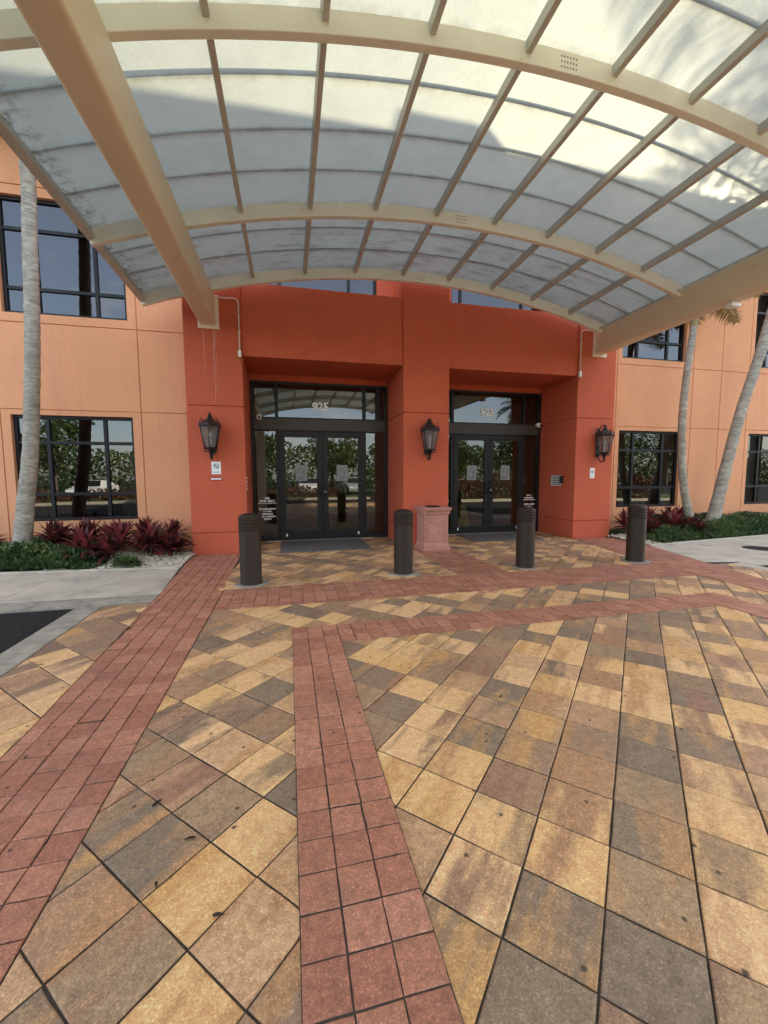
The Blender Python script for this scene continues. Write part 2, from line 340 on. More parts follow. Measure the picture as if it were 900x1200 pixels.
def paving(name, regions, ang, pitch, phu, phv, mat, ztop, joint=.0065, stagger=False):
    mb = MB(); pv = []; ca, sa = math.cos(ang), math.sin(ang)
    for poly in regions:
        hr = halfplanes(poly)
        us = [x*ca+y*sa for x, y in poly]; vs = [-x*sa+y*ca for x, y in poly]
        for i in range(math.floor((min(us)-phu)/pitch)-1, math.ceil((max(us)-phu)/pitch)+1):
            for j in range(math.floor((min(vs)-phv)/pitch)-1, math.ceil((max(vs)-phv)/pitch)+1):
                jit = lambda: random.uniform(-.0015, .0015)
                u0, v0 = phu+i*pitch, phv+j*pitch
                sq = [(u0+jit(), v0+jit()), (u0+pitch+jit(), v0+jit()), (u0+pitch+jit(), v0+pitch+jit()), (u0+jit(), v0+pitch+jit())]
                sq = [(u*ca-v*sa, u*sa+v*ca) for u, v in sq]
                ht = halfplanes(sq)+hr
                lo = clip(sq, ht, joint/2); hi = clip(sq, ht, joint/2+.004)
                if len(hi) < 3: continue
                if len(lo) == len(hi):
                    L2, H2 = [], []; K = 5
                    for q in range(len(hi)):
                        A, B, C_, D_ = hi[q], hi[(q+1) % len(hi)], lo[q], lo[(q+1) % len(lo)]
                        for w in range(K):
                            t_ = (w+(random.uniform(-.25, .25) if w else 0))/K
                            h_ = (lerp(A[0], B[0], t_), lerp(A[1], B[1], t_)); l_ = (lerp(C_[0], D_[0], t_), lerp(C_[1], D_[1], t_))
                            e = random.uniform(-.2, .35) if random.random() > .06 else random.uniform(.5, 1.3)
                            H2.append((h_[0]+(h_[0]-l_[0])*e, h_[1]+(h_[1]-l_[1])*e)); L2.append((l_[0]+(h_[0]-l_[0])*max(0, e*.5), l_[1]+(h_[1]-l_[1])*max(0, e*.5)))
                    hi, lo = H2, L2
                n = len(hi); dz = random.uniform(-.0018, .0018); tx, ty = random.gauss(0, .006), random.gauss(0, .006)
                cx, cy = sum(p[0] for p in hi)/n, sum(p[1] for p in hi)/n
                zz = lambda p: ztop+dz+(p[0]-cx)*tx+(p[1]-cy)*ty
                k = 1
                if len(lo) == n:
                    mb.add([(p[0], p[1], zz(p)) for p in hi]+[(p[0], p[1], zz(p)-.0035) for p in lo]+[(p[0], p[1], ztop-.0125) for p in lo],
                           [tuple(range(n))]+[(n+q, n+(q+1) % n, (q+1) % n, q) for q in range(n)]+[(2*n+q, 2*n+(q+1) % n, n+(q+1) % n, n+q) for q in range(n)])
                    k = 1+2*n
                else: mb.add([(p[0], p[1], zz(p)) for p in hi], [tuple(range(n))])
                c = (random.random(), random.random(), random.random(), 1)
                pv += [c]*k
    o = mb.build(name, mat); o.data.validate()
    a = o.data.attributes.new('pv', 'FLOAT_COLOR', 'FACE'); a.data.foreach_set('color', np.asarray(pv, dtype=np.float32).ravel())
    return struct(o)
YB = -4.2     # front end of the paved court, behind the camera
struct(MB().add([(-2.1,YB,-.0062),(7.1,YB,-.0062),(7.46,9.64,-.0062),(-1.82,9.64,-.0062)], [(0,1,2,3)]).build('paving_bed', 'joint'))
paving('paver_court', [[(-.845,YB),(5.85,YB),(5.85,4.70),(-.845,4.70)]], R(45), .272, .100, .035, 'paver', 0)
paving('paver_margin', [[(-2.1,YB),(-1.49,YB),(-1.5,2.66),(-2.1,2.66)], [(-2.1,2.66),(-1.5,2.66),(-1.6,5.17),(-2.1,5.17)],
                        [(6.46,YB),(7.1,YB),(7.1,4.2),(6.46,4.2)], [(6.46,4.2),(7.1,4.2),(7.1,5.2),(6.78,5.24)]], R(45), .272, .085, .05, 'paver', 0)
paving('entry_paving', [[(-.93,5.50),(5.9,5.50),(6.52,8.2),(6.44,9.62),(-.79,9.62)]], R(45), .272, .100, .035, 'paver', 0)
# red brick bands (two nested U shapes and the arm to the middle pier)
paving('brick_band', [[(-1.49,YB),(-.845,YB),(-.845,2.66),(-1.5,2.66)], [(-1.5,2.66),(-.845,2.66),(-.855,5.18),(-1.6,5.18)], [(-1.6,5.18),(-.855,5.18),(-.93,8.21),(-1.80,8.21)]],
       0, .14, -.845, 2.66, 'brick', 0, .0055)
def sheet(name, poly, z, mat): return struct(MB().add([(x, y, z) for x, y in poly], [tuple(range(len(poly)))]).build(name, mat))
bands = [[(-.853,4.68),(5.81,4.68),(5.86,5.52),(-.86,5.52)], [(5.80,YB),(6.455,YB),(6.455,4.2),(5.80,4.2)],
         [(5.80,4.2),(6.455,4.2),(6.81,5.38),(5.86,5.52)], [(5.86,5.52),(6.81,5.38),(7.3,6.93),(7.46,8.21),(6.5,8.21)],
         [(0,YB),(.42,YB),(.42,3.92),(0,3.92)], [(.42,3.50),(4.70,3.50),(4.70,3.92),(.42,3.92)], [(4.70,YB),(5.12,YB),(5.12,3.92),(4.70,3.92)],
         [(2.42,5.52),(3.22,5.52),(3.22,8.22),(2.42,8.22)]]
for p in bands: sheet('band_bed', p, .0034, 'joint')
for p, (pu, pvv) in zip(bands, [(-.845,4.68),(5.80,0),(5.80,0),(5.80,0),(0,0),(0,3.50),(4.70,0),(2.42,0)]):
    paving('brick_band', [p], 0, .14, pu, pvv, 'brick', .0078, .0045)
# concrete walks, curbs and ribbons
def slab(name, poly, z1, mat='concrete', bev=.008): return struct(MB().prism(poly, -.06, z1).build(name, mat, bevel=bev))
def scored(poly, xs):
    for a, b in zip(xs, xs[1:]):
        q = clip(clip(poly, [(1, 0, a)], .004), [(-1, 0, -b)], .004)
        if len(q) > 2: slab('sidewalk', q, .006+random.uniform(-.0015, .0015))
scored([(-14,5.50),(-1.605,5.50),(-1.755,7.03),(-4.31,7.26),(-14,8.1)], [-14,-8.2,-6.6,-5.0,-3.4,-1.5])
slab('curb', [(-1.60,5.19),(-1.602,5.49),(-14,5.49),(-14,5.19)], .014, 'old_concrete')
slab('curb', [(-2.105,5.18),(-2.37,5.18),(-2.37,YB),(-2.105,YB)][::-1], .004, 'old_concrete')
scored([(6.83,5.42),(7.34,5.30),(20,5.30),(20,8.5),(11.3,7.44),(7.32,6.93)], [6.7,8.5,10.1,11.7,13.3,20])
slab('curb', [(7.105,YB),(7.36,YB),(7.36,5.20),(7.105,5.20)], .004)
slab('curb', [(7.365,5.02),(20,5.02),(20,5.29),(7.365,5.29)], .012)
slab('curb', [(-1.78,7.035),(-1.79,7.10),(-4.32,7.325),(-14,8.165),(-14,8.105),(-4.31,7.265)], .03)
slab('curb', [(7.325,6.935),(11.3,7.445),(20,8.505),(20,8.57),(11.3,7.51),(7.34,7.0)], .03)
struct(MB().lathe([(.30,.004),(.30,.011),(.27,.012)], 9.15, 6.12, 24).build('drain_cover', 'asphalt'))
for x, y, s in ((-.53,5.78,.22), (1.66,5.86,.22), (3.67,5.80,.21), (5.75,5.76,.21)):
    pts = []
    for k in range(10):
        a = 2*math.pi*k/10; rr = s*random.uniform(.72, 1.22); pts.append((x+rr*math.cos(a)*1.15, y-.02+rr*math.sin(a)))
    struct(MB().prism(pts, -.01, .0098).build('concrete_patch', 'concrete_patch'))
# planting beds as low mounds
def bed(name, x0, x1, front, hmax, curve):
    mb = MB(); nx, ny = 40, 10; vs = []; fs = []
    for i in range(nx+1):
        x = lerp(x0, x1, i/nx)
        for j in range(ny+1):
            t = j/ny; y = lerp(front(x), 8.95, t)
            vs.append((x, y, -.03+(hmax+.03)*math.sin(min(1, t*1.6)*math.pi/2)*curve(x)+random.uniform(-.012, .012)))
    for i in range(nx):
        for j in range(ny): a = i*(ny+1)+j; fs.append((a, a+ny+1, a+ny+2, a+1))
    return struct(mb.add(vs, fs).build(name, 'soil', smooth=True))
fl = lambda x: 7.04+.092*(-1.84-x); fr = lambda x: 6.95+.125*(x-7.33)
bed('planting_bed', -14, -1.765, fl, .14, lambda x: .25+.75*min(1, max(0, (-1.84-x)/1.6)))
bed('planting_bed', 7.35, 20, fr, .16, lambda x: .25+.75*min(1, max(0, (x-7.35)/1.6)))
# ------------------------------------------------------------------ building
Y0, YW, YD = 8.22, 8.80, 9.65
bld = thing('office_building', (2.83, 8.8, 0), 'two storey peach stucco office building with red entrance portal', 'building')
bld.location = (0, 0, 0)
def wall_grid(name, mat, xs, zs, y, depth_of, thick, parent, groove=.022):
    """xs, zs cut lines; depth_of(xc, zc) gives 0 front, 1 groove, 2 hole"""
    xs = sorted(set(round(x, 4) for x in xs)); zs = sorted(set(round(z, 4) for z in zs)); mb = MB()
    D = [[depth_of((xs[i]+xs[i+1])/2, (zs[j]+zs[j+1])/2) for j in range(len(zs)-1)] for i in range(len(xs)-1)]
    yy = {0: y, 1: y+groove, 2: y+thick}
    for i in range(len(xs)-1):
        for j in range(len(zs)-1):
            d = D[i][j]; a, b, c, e = xs[i], xs[i+1], zs[j], zs[j+1]
            if d < 2: mb.add([(a,yy[d],c),(b,yy[d],c),(b,yy[d],e),(a,yy[d],e)], [(0,1,2,3)])
            if i+1 < len(xs)-1 and D[i+1][j] != d:
                q = D[i+1][j]; mb.add([(b,yy[d],c),(b,yy[q],c),(b,yy[q],e),(b,yy[d],e)], [(0,1,2,3)])
            if j+1 < len(zs)-1 and D[i][j+1] != d:
                q = D[i][j+1]; mb.add([(a,yy[d],e),(b,yy[d],e),(b,yy[q],e),(a,yy[q],e)], [(0,1,2,3)])
    return mb.build(name, mat, parent)
HB = 8.92
def wall_side(x0, x1, wins, vgro):
    gz = [(.41,.43),(2.70,2.72),(4.23,4.25),(6.55,6.57),(8.2,8.22)]
    gx = [(g-.010, g+.010) for g in vgro]
    xs = [x0, x1]+[v for g in gx for v in g]+[v for w in wins for v in (w[0], w[1])]
    zs = [-.1, HB]+[v for g in gz for v in g]+[v for w in wins for v in (w[2], w[3])]
    def dep(x, z):
        for w in wins:
            if w[0] < x < w[1] and w[2] < z < w[3]: return 2
        # grooves stop inside the surround of a window
        for a, b in gx:
            if a < x < b: return 1
        for a, b in gz:
            if a < z < b: return 1
        return 0
    return wall_grid('wall', 'peach', xs, zs, YW, dep, .16, bld)
WL = [(-4.87,-2.885), (-9.3,-7.315)]; WR = [(8.15,10.09), (12.39,14.35)]
ZS = [(.655,2.615), (4.40,6.395)]
wl = [(a, b, c, d) for a, b in WL for c, d in ZS]; wr = [(a, b, c, d) for a, b in WR for c, d in ZS]
wall_side(-14, -1.80, wl, [-2.73, -5.02, -6.1, -7.17, -9.45])
wall_side(7.45, 20, wr, [8.02, 10.37, 11.31, 12.26, 14.5])
# roof, back and side walls close the volume
MB().box(-14, 20, YW+.2, 24, HB-.05, HB+.1).build('roof', 'peach', bld)
MB().box(-14, 20, 24, 24.2, 0, HB-.05).build('wall', 'peach', bld)
MB().box(-14.2, -14, YW, 24.2, 0, HB).build('wall', 'peach', bld); MB().box(20, 20.2, YW, 24.2, 0, HB).build('wall', 'peach', bld)
MB().box(-14.2, 20.2, YW-.12, YW+.35, HB, HB+.18).build('parapet_cap', 'peach', bld, bevel=.01)
def window(x0, x1, z0, z1, vcut, hcut, y=YW+.075, blind=False):
    f = MB(); t, d = .055, .07
    f.box(x0, x1, y, y+d, z0, z0+t); f.box(x0, x1, y, y+d, z1-t, z1); f.box(x0, x0+t, y, y+d, z0+t, z1-t); f.box(x1-t, x1, y, y+d, z0+t, z1-t)
    xs = [x0]+vcut+[x1]; zs = [z0]+hcut+[z1]
    for v in vcut: f.box(v-.03, v+.03, y+.003, y+d-.003, z0+t, z1-t)
    for h in hcut:
        for i in range(len(xs)-1):
            a = xs[i]+(t if i == 0 else .03); b = xs[i+1]-(t if i == len(xs)-2 else .03); f.box(a, b, y+.006, y+d-.006, h-.03, h+.03)
    fo = f.build('window', 'bronze', bld, bevel=.004)
    for i in range(len(xs)-1):
        for j in range(len(zs)-1):
            a = random.uniform(-.0022, .0022); b = random.uniform(-.0022, .0022)
            cx, cz = (xs[i]+xs[i+1])/2, (zs[j]+zs[j+1])/2
            P = [(px, y+d*.55+(px-cx)*a+(pz-cz)*b, pz) for px, pz in ((xs[i]+.02, zs[j]+.02), (xs[i+1]-.02, zs[j]+.02), (xs[i+1]-.02, zs[j+1]-.02), (xs[i]+.02, zs[j+1]-.02))]
            MB().add(P, [(0,1,2,3)]).build('pane', 'glass', fo)
    # dim room behind
    r = MB(); a, b, c, e = x0-.3, x1+.3, z0-.3, z1+.3
    r.add([(a,y+2.5,c),(b,y+2.5,c),(b,y+2.5,e),(a,y+2.5,e),(a,y+d,c),(b,y+d,c),(b,y+d,e),(a,y+d,e)], [(0,1,2,3),(0,4,5,1),(3,2,6,7),(0,3,7,4),(1,5,6,2)])
    r.build('room', 'darkroom', fo)
    if blind:
        for a, b in blind: MB().box(a, b, y+.18, y+.20, z0+.05, z1-.05).build('blind', 'curtain', fo)
for (a, b) in WL+WR:
    w = b-a
    for k, (c, d) in enumerate(ZS):
        hc = [c+.505, c+1.465] if k == 0 else [c+.46, c+1.47]
        window(a, b, c, d, [a+.53*w/1.985, b-.53*w/1.985+.02], hc, blind=[(a+.06, a+.75*w*.5), (b-.45*w*.4, b-.05)] if k == 0 else False)
# red portal
def pillar(x0, x1):
    mb = MB(); y1 = 9.60; g = .022
    for z0, z1, s in ((-.05,.405,0), (.405,.423,g), (.423,2.780,0), (2.780,2.798,g), (2.798,HB,0)):
        mb.box(x0+s, x1-s, Y0+s, y1, z0, z1)
    return mb.build('pillar', 'red', bld, bevel=.006)
PX = [(-1.80,-.80), (2.33,3.33), (6.45,7.45)]
pil = [pillar(*p) for p in PX]
for a, b in ((-.80,2.33), (3.33,6.45)):
    MB().box(a+.004, b-.004, Y0+.035, 9.05, 3.735, 5.07).build('lintel', 'red', bld, bevel=.006)
    MB().box(a+.004, b-.004, 9.053, 9.60, 3.737, 5.0).build('soffit', 'red', bld)
    MB().box(a+.002, b-.002, 9.602, 9.75, 3.60, 5.0).build('wall', 'red', bld)
U = [(-.62,1.97), (3.70,6.28)]
def dep2(x, z):
    for a, b in U:
        if a < x < b and 5.3 < z < 7.1: return 2
    return 0
wall_grid('wall', 'red', [-1.79, 7.44]+[v for u in U for v in u], [5.0, 5.3, 7.1, HB], 9.06, dep2, .16, bld)
window(-.62, 1.97, 5.3, 7.1, [-.1, 1.36], [5.95], y=9.15); window(3.70, 6.28, 5.3, 7.1, [3.97, 5.55], [5.95], y=9.15)
# white drip marks below the beam plate
st = MB()
for x, w, zl in ((-1.46,.012,3.35), (-1.285,.018,2.83), (-1.25,.007,3.0)):
    vs = []; n = 14
    for i in range(n+1):
        z = lerp(4.15, zl, i/n); ww = w*(1-.6*i/n)*random.uniform(.6, 1.2); xo = x+.006*math.sin(i*1.3)
        vs += [(xo-ww/2, Y0-.0025, z), (xo+ww/2, Y0-.0025, z)]
    st.add(vs, [(2*i, 2*i+1, 2*i+3, 2*i+2) for i in range(n)])
st.build('drip_stain', surf('mineral_stain', (.58,.30,.24), .9, .2, 9), pil[0])
# weep vents in the left reveal
lv = MB()
for k in range(4): lv.box(-.803, -.790, 8.29, 8.36, 1.22+k*.07, 1.26+k*.07)
lv.build('reveal_vent', 'white', pil[0])
# entrances
def entrance(x0, x1, side_l, doors, side_r, trans, num_x, mirror_text):
    """side_l/side_r: glass x ranges, doors: (xl, xm, xr)"""
    f = MB(); y, d = YD-.06, .11; xl, xm, xr = doors
    zt0, zt1, zh = 2.80, 3.57, 2.515
    f.box(x0, x1, y, y+d, zt1-.02, 3.60); f.box(x0, x0+.07, y, y+d, 0, zt1-.02); f.box(x1-.07, x1, y, y+d, 0, zt1-.02)
    for x in (xl-.035, xr+.035): f.box(x-.035, x+.035, y+.003, y+d-.003, .0, zh)
    for x in trans: f.box(x-.035, x+.035, y+.003, y+d-.003, zt0, zt1-.02)
    for a, b in (side_l, side_r):
        f.box(a-.02, b+.02, y+.006, y+d-.006, .0, .10); 
    f.box(x0+.07, x1-.07, y+.004, y+d-.004, 2.505, 2.53); f.box(x0+.07, x1-.07, y+.004, y+d-.004, 2.785, 2.815)
    fo = f.build('entrance_frame', 'bronze', bld, bevel=.004)
    MB().box(x0+.071, x1-.071, y-.006, y+d-.02, 2.531, 2.784).build('header', 'bronze_light', fo)
    xs = [x0+.05]+trans+[x1-.05]
    for i in range(len(xs)-1):
        a, b = xs[i], xs[i+1]; al, be = random.uniform(-.003, .003), random.uniform(-.004, .004)
        MB().add([(a, YD-be, zt0), (b, YD-be+al, zt0), (b, YD+be+al, zt1), (a, YD+be, zt1)], [(0,1,2,3)]).build('transom_pane', 'doorglass', fo)
    for a, b in (side_l, side_r):
        al = random.uniform(-.003, .003)
        MB().add([(a-.02, YD, .08), (b+.02, YD+al, .08), (b+.02, YD+al, 2.52), (a-.02, YD, 2.52)], [(0,1,2,3)]).build('sidelight_pane', 'doorglass', fo)
    for k, (a, b) in enumerate(((xl, xm-.003), (xm+.003, xr))):
        m = MB(); yy = y-.012; t = .125; dd = .055
        m.box(a, b, yy, yy+dd, .012, .185); m.box(a, b, yy, yy+dd, 2.37, 2.50); m.box(a, a+t, yy, yy+dd, .185, 2.37); m.box(b-t, b, yy, yy+dd, .185, 2.37)
        do = m.build('door', 'bronze', bld, bevel=.004)
        al = random.uniform(-.003, .003)
        MB().add([(a+t-.01, yy+.03, .17), (b-t+.01, yy+.03+al, .17), (b-t+.01, yy+.03+al, 2.39), (a+t-.01, yy+.03, 2.39)], [(0,1,2,3)]).build('pane', 'doorglass', do)
        hx = (b-.06) if k == 0 else (a+.06)
        if k == 1:
            MB().lathe([(.028,-.012),(.030,0),(.022,.012)], 0, 0, 16).build('lock_cylinder', 'steel', do, smooth='auto').matrix_basis = Matrix.Translation((hx, yy-.012, 1.12)) @ Matrix.Rotation(R(90), 4, 'X')
        MB().tube([(hx, yy-.005, 1.02), (hx, yy-.06, 1.03), (hx, yy-.06, 1.32), (hx, yy-.005, 1.33)], .012, 8).build('pull_handle', 'black', do, smooth=True)
        px = (a+.13) if k == 0 else (b-.13)
        MB().box(px-.018, px+.018, yy-.004, yy, .10, .165).build('hinge_guard', 'white', do)
    me = text_mesh('925', .25); o = bpy.data.objects.new('house_number', me); COL.objects.link(o); o.parent = bld
    me.materials.clear(); me.materials.append(M['letter'])
    o.matrix_basis = Matrix.Translation((num_x, YD-.010, 3.072)) @ Matrix.Rotation(R(90), 4, 'X')
    return fo
random.seed(11)
e1 = entrance(-.797, 2.327, (-.70,-.27), (-.20,.765,1.73), (1.80,2.25), [-.235, 1.765, 2.09], .745, 0)
e2 = entrance(3.333, 6.447, (3.40,3.95), (4.02,4.985,5.93), (6.00,6.37), [3.985, 5.965], 4.95, 0)
def hours(x, z, w, lines, par):
    """small white vinyl lettering, too small to read: broken word marks"""
    m = MB()
    for dz, half, h in lines:
        cx = x-half
        while cx < x+half-.008:
            l = random.uniform(.010, .022); l = min(l, x+half-cx)
            if random.random() > .14: m.box(cx, cx+l*.78, YD-.014, YD-.012, z-dz-h/2, z-dz+h/2*random.uniform(.7, 1))
            cx += l
    m.build('hours_lettering', 'letter', par)
hours(-.49, .99, 0, [(0,.065,.045), (.062,.165,.045), (.115,.20,.022), (.245,.18,.036), (.30,.09,.034), (.36,.12,.034), (.42,.18,.036), (.475,.085,.034)], e1)
hours(6.185, .965, 0, [(0,.07,.042), (.065,.14,.036), (.118,.19,.024), (.235,.175,.042), (.292,.085,.030), (.345,.11,.036)], e2)
# lobby
lob = MB(); a, b, c, e, y0, y1 = -.9, 6.55, 0.0, 3.6, YD+.06, 17
lob.add([(a,y1,c),(b,y1,c),(b,y1,e),(a,y1,e),(a,y0,c),(b,y0,c),(b,y0,e),(a,y0,e)], [(0,1,2,3),(3,2,6,7),(0,3,7,4),(1,5,6,2)])
lob.build('lobby', 'lobbywall', bld)
MB().add([(a,y0-.1,.006),(b,y0-.1,.006),(b,y1,.006),(a,y1,.006)], [(0,1,2,3)]).build('lobby_floor', 'lobbyfloor', bld)
# door mats and thresholds
for x0, x1, s in ((-.2,1.62,'left'), (4.05,5.75,'right')):
    tag(MB().box(x0, x1, 8.02 if s == 'left' else 8.3, 9.46, .004, .016).build('door_mat', 'mat', bevel=.004), 'grey rubber mat at the %s pair of glass doors' % s, 'door mat', 'mats at the entrance doors')
    struct(MB().box(x0-.3, x1+.3, 9.47, 9.585, -.01, .014).build('threshold', 'concrete', bevel=.003))
# ------------------------------------------------------------------ canopy
CX, CZ, CR = 2.545, -9.103, 14.375
YF = 8.02; YE = -3.62
can = thing('entrance_canopy', (0,0,0), 'arched beige steel canopy with translucent panels over the entrance', 'canopy')
ED0, ED1 = -5.02/CR, 4.66/CR
def P(th, off, y): return (CX+(CR+off)*math.sin(th), y, CZ+(CR+off)*math.cos(th))
def arc_bar(y0, y1, o0, o1, th0, th1, n=48):
    vs = []; fs = []
    for i in range(n+1):
        th = lerp(th0, th1, i/n); vs += [P(th,o0,y0), P(th,o0,y1), P(th,o1,y1), P(th,o1,y0)]
    for i in range(n):
        for k in range(4): q = (k+1) % 4; fs.append((4*i+k, 4*i+4+k, 4*i+4+q, 4*i+q))
    fs += [(0,1,2,3), tuple(4*n+k for k in (3,2,1,0))]
    return MB().add(vs, fs)
ARY = [YF-.04, 6.12, 3.70, 1.28, -1.14, -3.56]
arches = []
for y in ARY:
    a_ = arc_bar(y, y+.08, 0, .19, ED0, ED1).build('arch', 'cream', can, bevel=.006, smooth='auto'); arches.append(a_)
    s = MB(); xc = 2.62+.03*ARY.index(y); th = math.asin((xc-CX)/CR)
    for i in range(6):
        for j in range(3):
            t2 = th+(i-2.5)*.032/CR; p = P(t2, .045+j*.045, y-.002); s.box(p[0]-.006, p[0]+.006, y-.004, y+.001, p[2]-.005, p[2]+.008)
    s.build('splice_bolts', surf('bolt_grey', (.23,.22,.20), .6) if 'bolt_grey' not in bpy.data.materials else bpy.data.materials['bolt_grey'], a_)
for k in range(-5, 6):
    th = (-.29+.934*k)/CR
    if k == -5: th = ED0+.035/CR
    edge = k == -5; hw = (.045 if edge else .028)/CR; lo, hi = (.055, .20) if edge else (.085, .192)
    ys = sorted(ARY)
    m = MB()
    for i in range(len(ys)-1):
        y0, y1 = ys[i]+.081, ys[i+1]-.001
        vs = [P(th-hw,lo,y0),P(th+hw,lo,y0),P(th+hw,hi,y0),P(th-hw,hi,y0),P(th-hw,lo,y1),P(th+hw,lo,y1),P(th+hw,hi,y1),P(th-hw,hi,y1)]
        m.add(vs, [(0,1,2,3),(7,6,5,4),(0,4,5,1),(1,5,6,2),(2,6,7,3),(3,7,4,0)])
    m.build('purlin', 'taupe', can, bevel=.003)
ys = sorted(ARY)
for i in range(len(ys)-1):
    vs = []; n = 60; y0, y1 = ys[i]+(.04 if i else 0), ys[i+1]+(.04 if i < len(ys)-2 else .085)
    for q in range(n+1):
        th = lerp(ED0, ED1, q/n); vs += [P(th,.1945,y0), P(th,.1945,y1)]
    MB().add(vs, [(2*q, 2*q+1, 2*q+3, 2*q+2) for q in range(n)]).build('roof_panel', 'panel', can, smooth=True)
for y in [7.95-.607*k for k in range(1, 19)]:
    if min(abs(y-a-.04) for a in ARY) < .12: continue
    arc_bar(y-.013, y+.013, .212, .235, ED0, ED1).build('glazing_bar', 'taupe', can)
def rbeam(x0, x1):
    z0, z1 = 4.23, 4.745; r = .035; pts = []
    for cx, cz, a0 in ((x1-r, z0+r, -90), (x1-r, z1-r, 0), (x0+r, z1-r, 90), (x0+r, z0+r, 180)):
        for k in range(5): a = R(a0+22.5*k); pts.append((cx+r*math.cos(a), cz+r*math.sin(a)))
    n = len(pts); m = MB(); ya, yb = YE-.3, Y0-.02
    m.add([(x, ya, z) for x, z in pts]+[(x, yb, z) for x, z in pts], [tuple(range(n)), tuple(reversed(range(n, 2*n)))]+[(i, n+i, n+(i+1) % n, (i+1) % n) for i in range(n)])
    return m.build('beam', 'beige', can, smooth='auto')
b1 = rbeam(-1.515, -1.225); b2 = rbeam(6.83, 7.12)
for b, x0, x1 in ((b1,-1.515,-1.225), (b2,6.83,7.12)):
    MB().box(x0-.03, x1+.045, Y0-.02, Y0-.003, 4.17, 4.77).build('end_plate', 'plate', b, bevel=.002)
    c = MB().box(x0-.06, x1+.06, YE+.05, YE+.46, .25, 4.228).build('column', 'beige', can, bevel=.02)
    MB().box(x0-.14, x1+.14, YE-.03, YE+.54, -.02, .25).build('column_base', 'concrete', c, bevel=.015)
# bolted lugs where arches meet the right beam
for y in ARY[:4]:
    m = MB(); p = P(math.asin((6.76-CX)/CR), .05, y)
    for q in range(3): m.box(p[0]-.03+.03*q, p[0]-.012+.03*q, y-.012, y-.0005, p[2]-.01+.012*q, p[2]+.055+.012*q)
    m.build('lug', 'steel', can)
# conduits with their fittings
def conduit(pts, label, fx):
    t = thing('conduit', pts[0], label, 'conduit', 'conduits at the canopy beams'); o = Vector(pts[0])
    path = []
    P_ = [Vector(p)-o for p in pts]
    for i in range(len(P_)):
        if 0 < i < len(P_)-1:
            a = (P_[i-1]-P_[i]).normalized()*.10; b = (P_[i+1]-P_[i]).normalized()*.10
            for k in range(7): s = k/6; path.append(P_[i]+a*(1-s)**2+b*s**2)
        else: path.append(P_[i])
    MB().tube(path, .0125, 8).build('pipe', 'conduit', t, smooth=True)
    e = P_[-1]; MB().box(e.x-.026, e.x+.026, e.y-.03, e.y+.02, e.z-.10, e.z+.02).build('junction_box', 'white', t, bevel=.006)
    m = MB(); 
    for z in (.35, .62): m.box(e.x-.022, e.x+.022, e.y-.014, e.y+.02, e.z+z, e.z+z+.018)
    m.build('strap', 'conduit', t)
    MB().tube([e+Vector((0,0,-.1)), e+Vector((fx*.03,.03,-.25)), e+Vector((fx*.12,.25,-.30)), e+Vector((fx*.14,.9,-.10))], .005, 6).build('cable', 'black', t)
conduit([(-1.22,8.195,4.725), (-.835,8.195,4.735), (-.835,8.195,3.79)], 'thin beige conduit bending down from left canopy beam to recess', 1)
conduit([(6.80,8.195,4.725), (6.475,8.195,4.735), (6.475,8.195,3.80)], 'thin beige conduit bending down from right canopy beam to recess', -1)
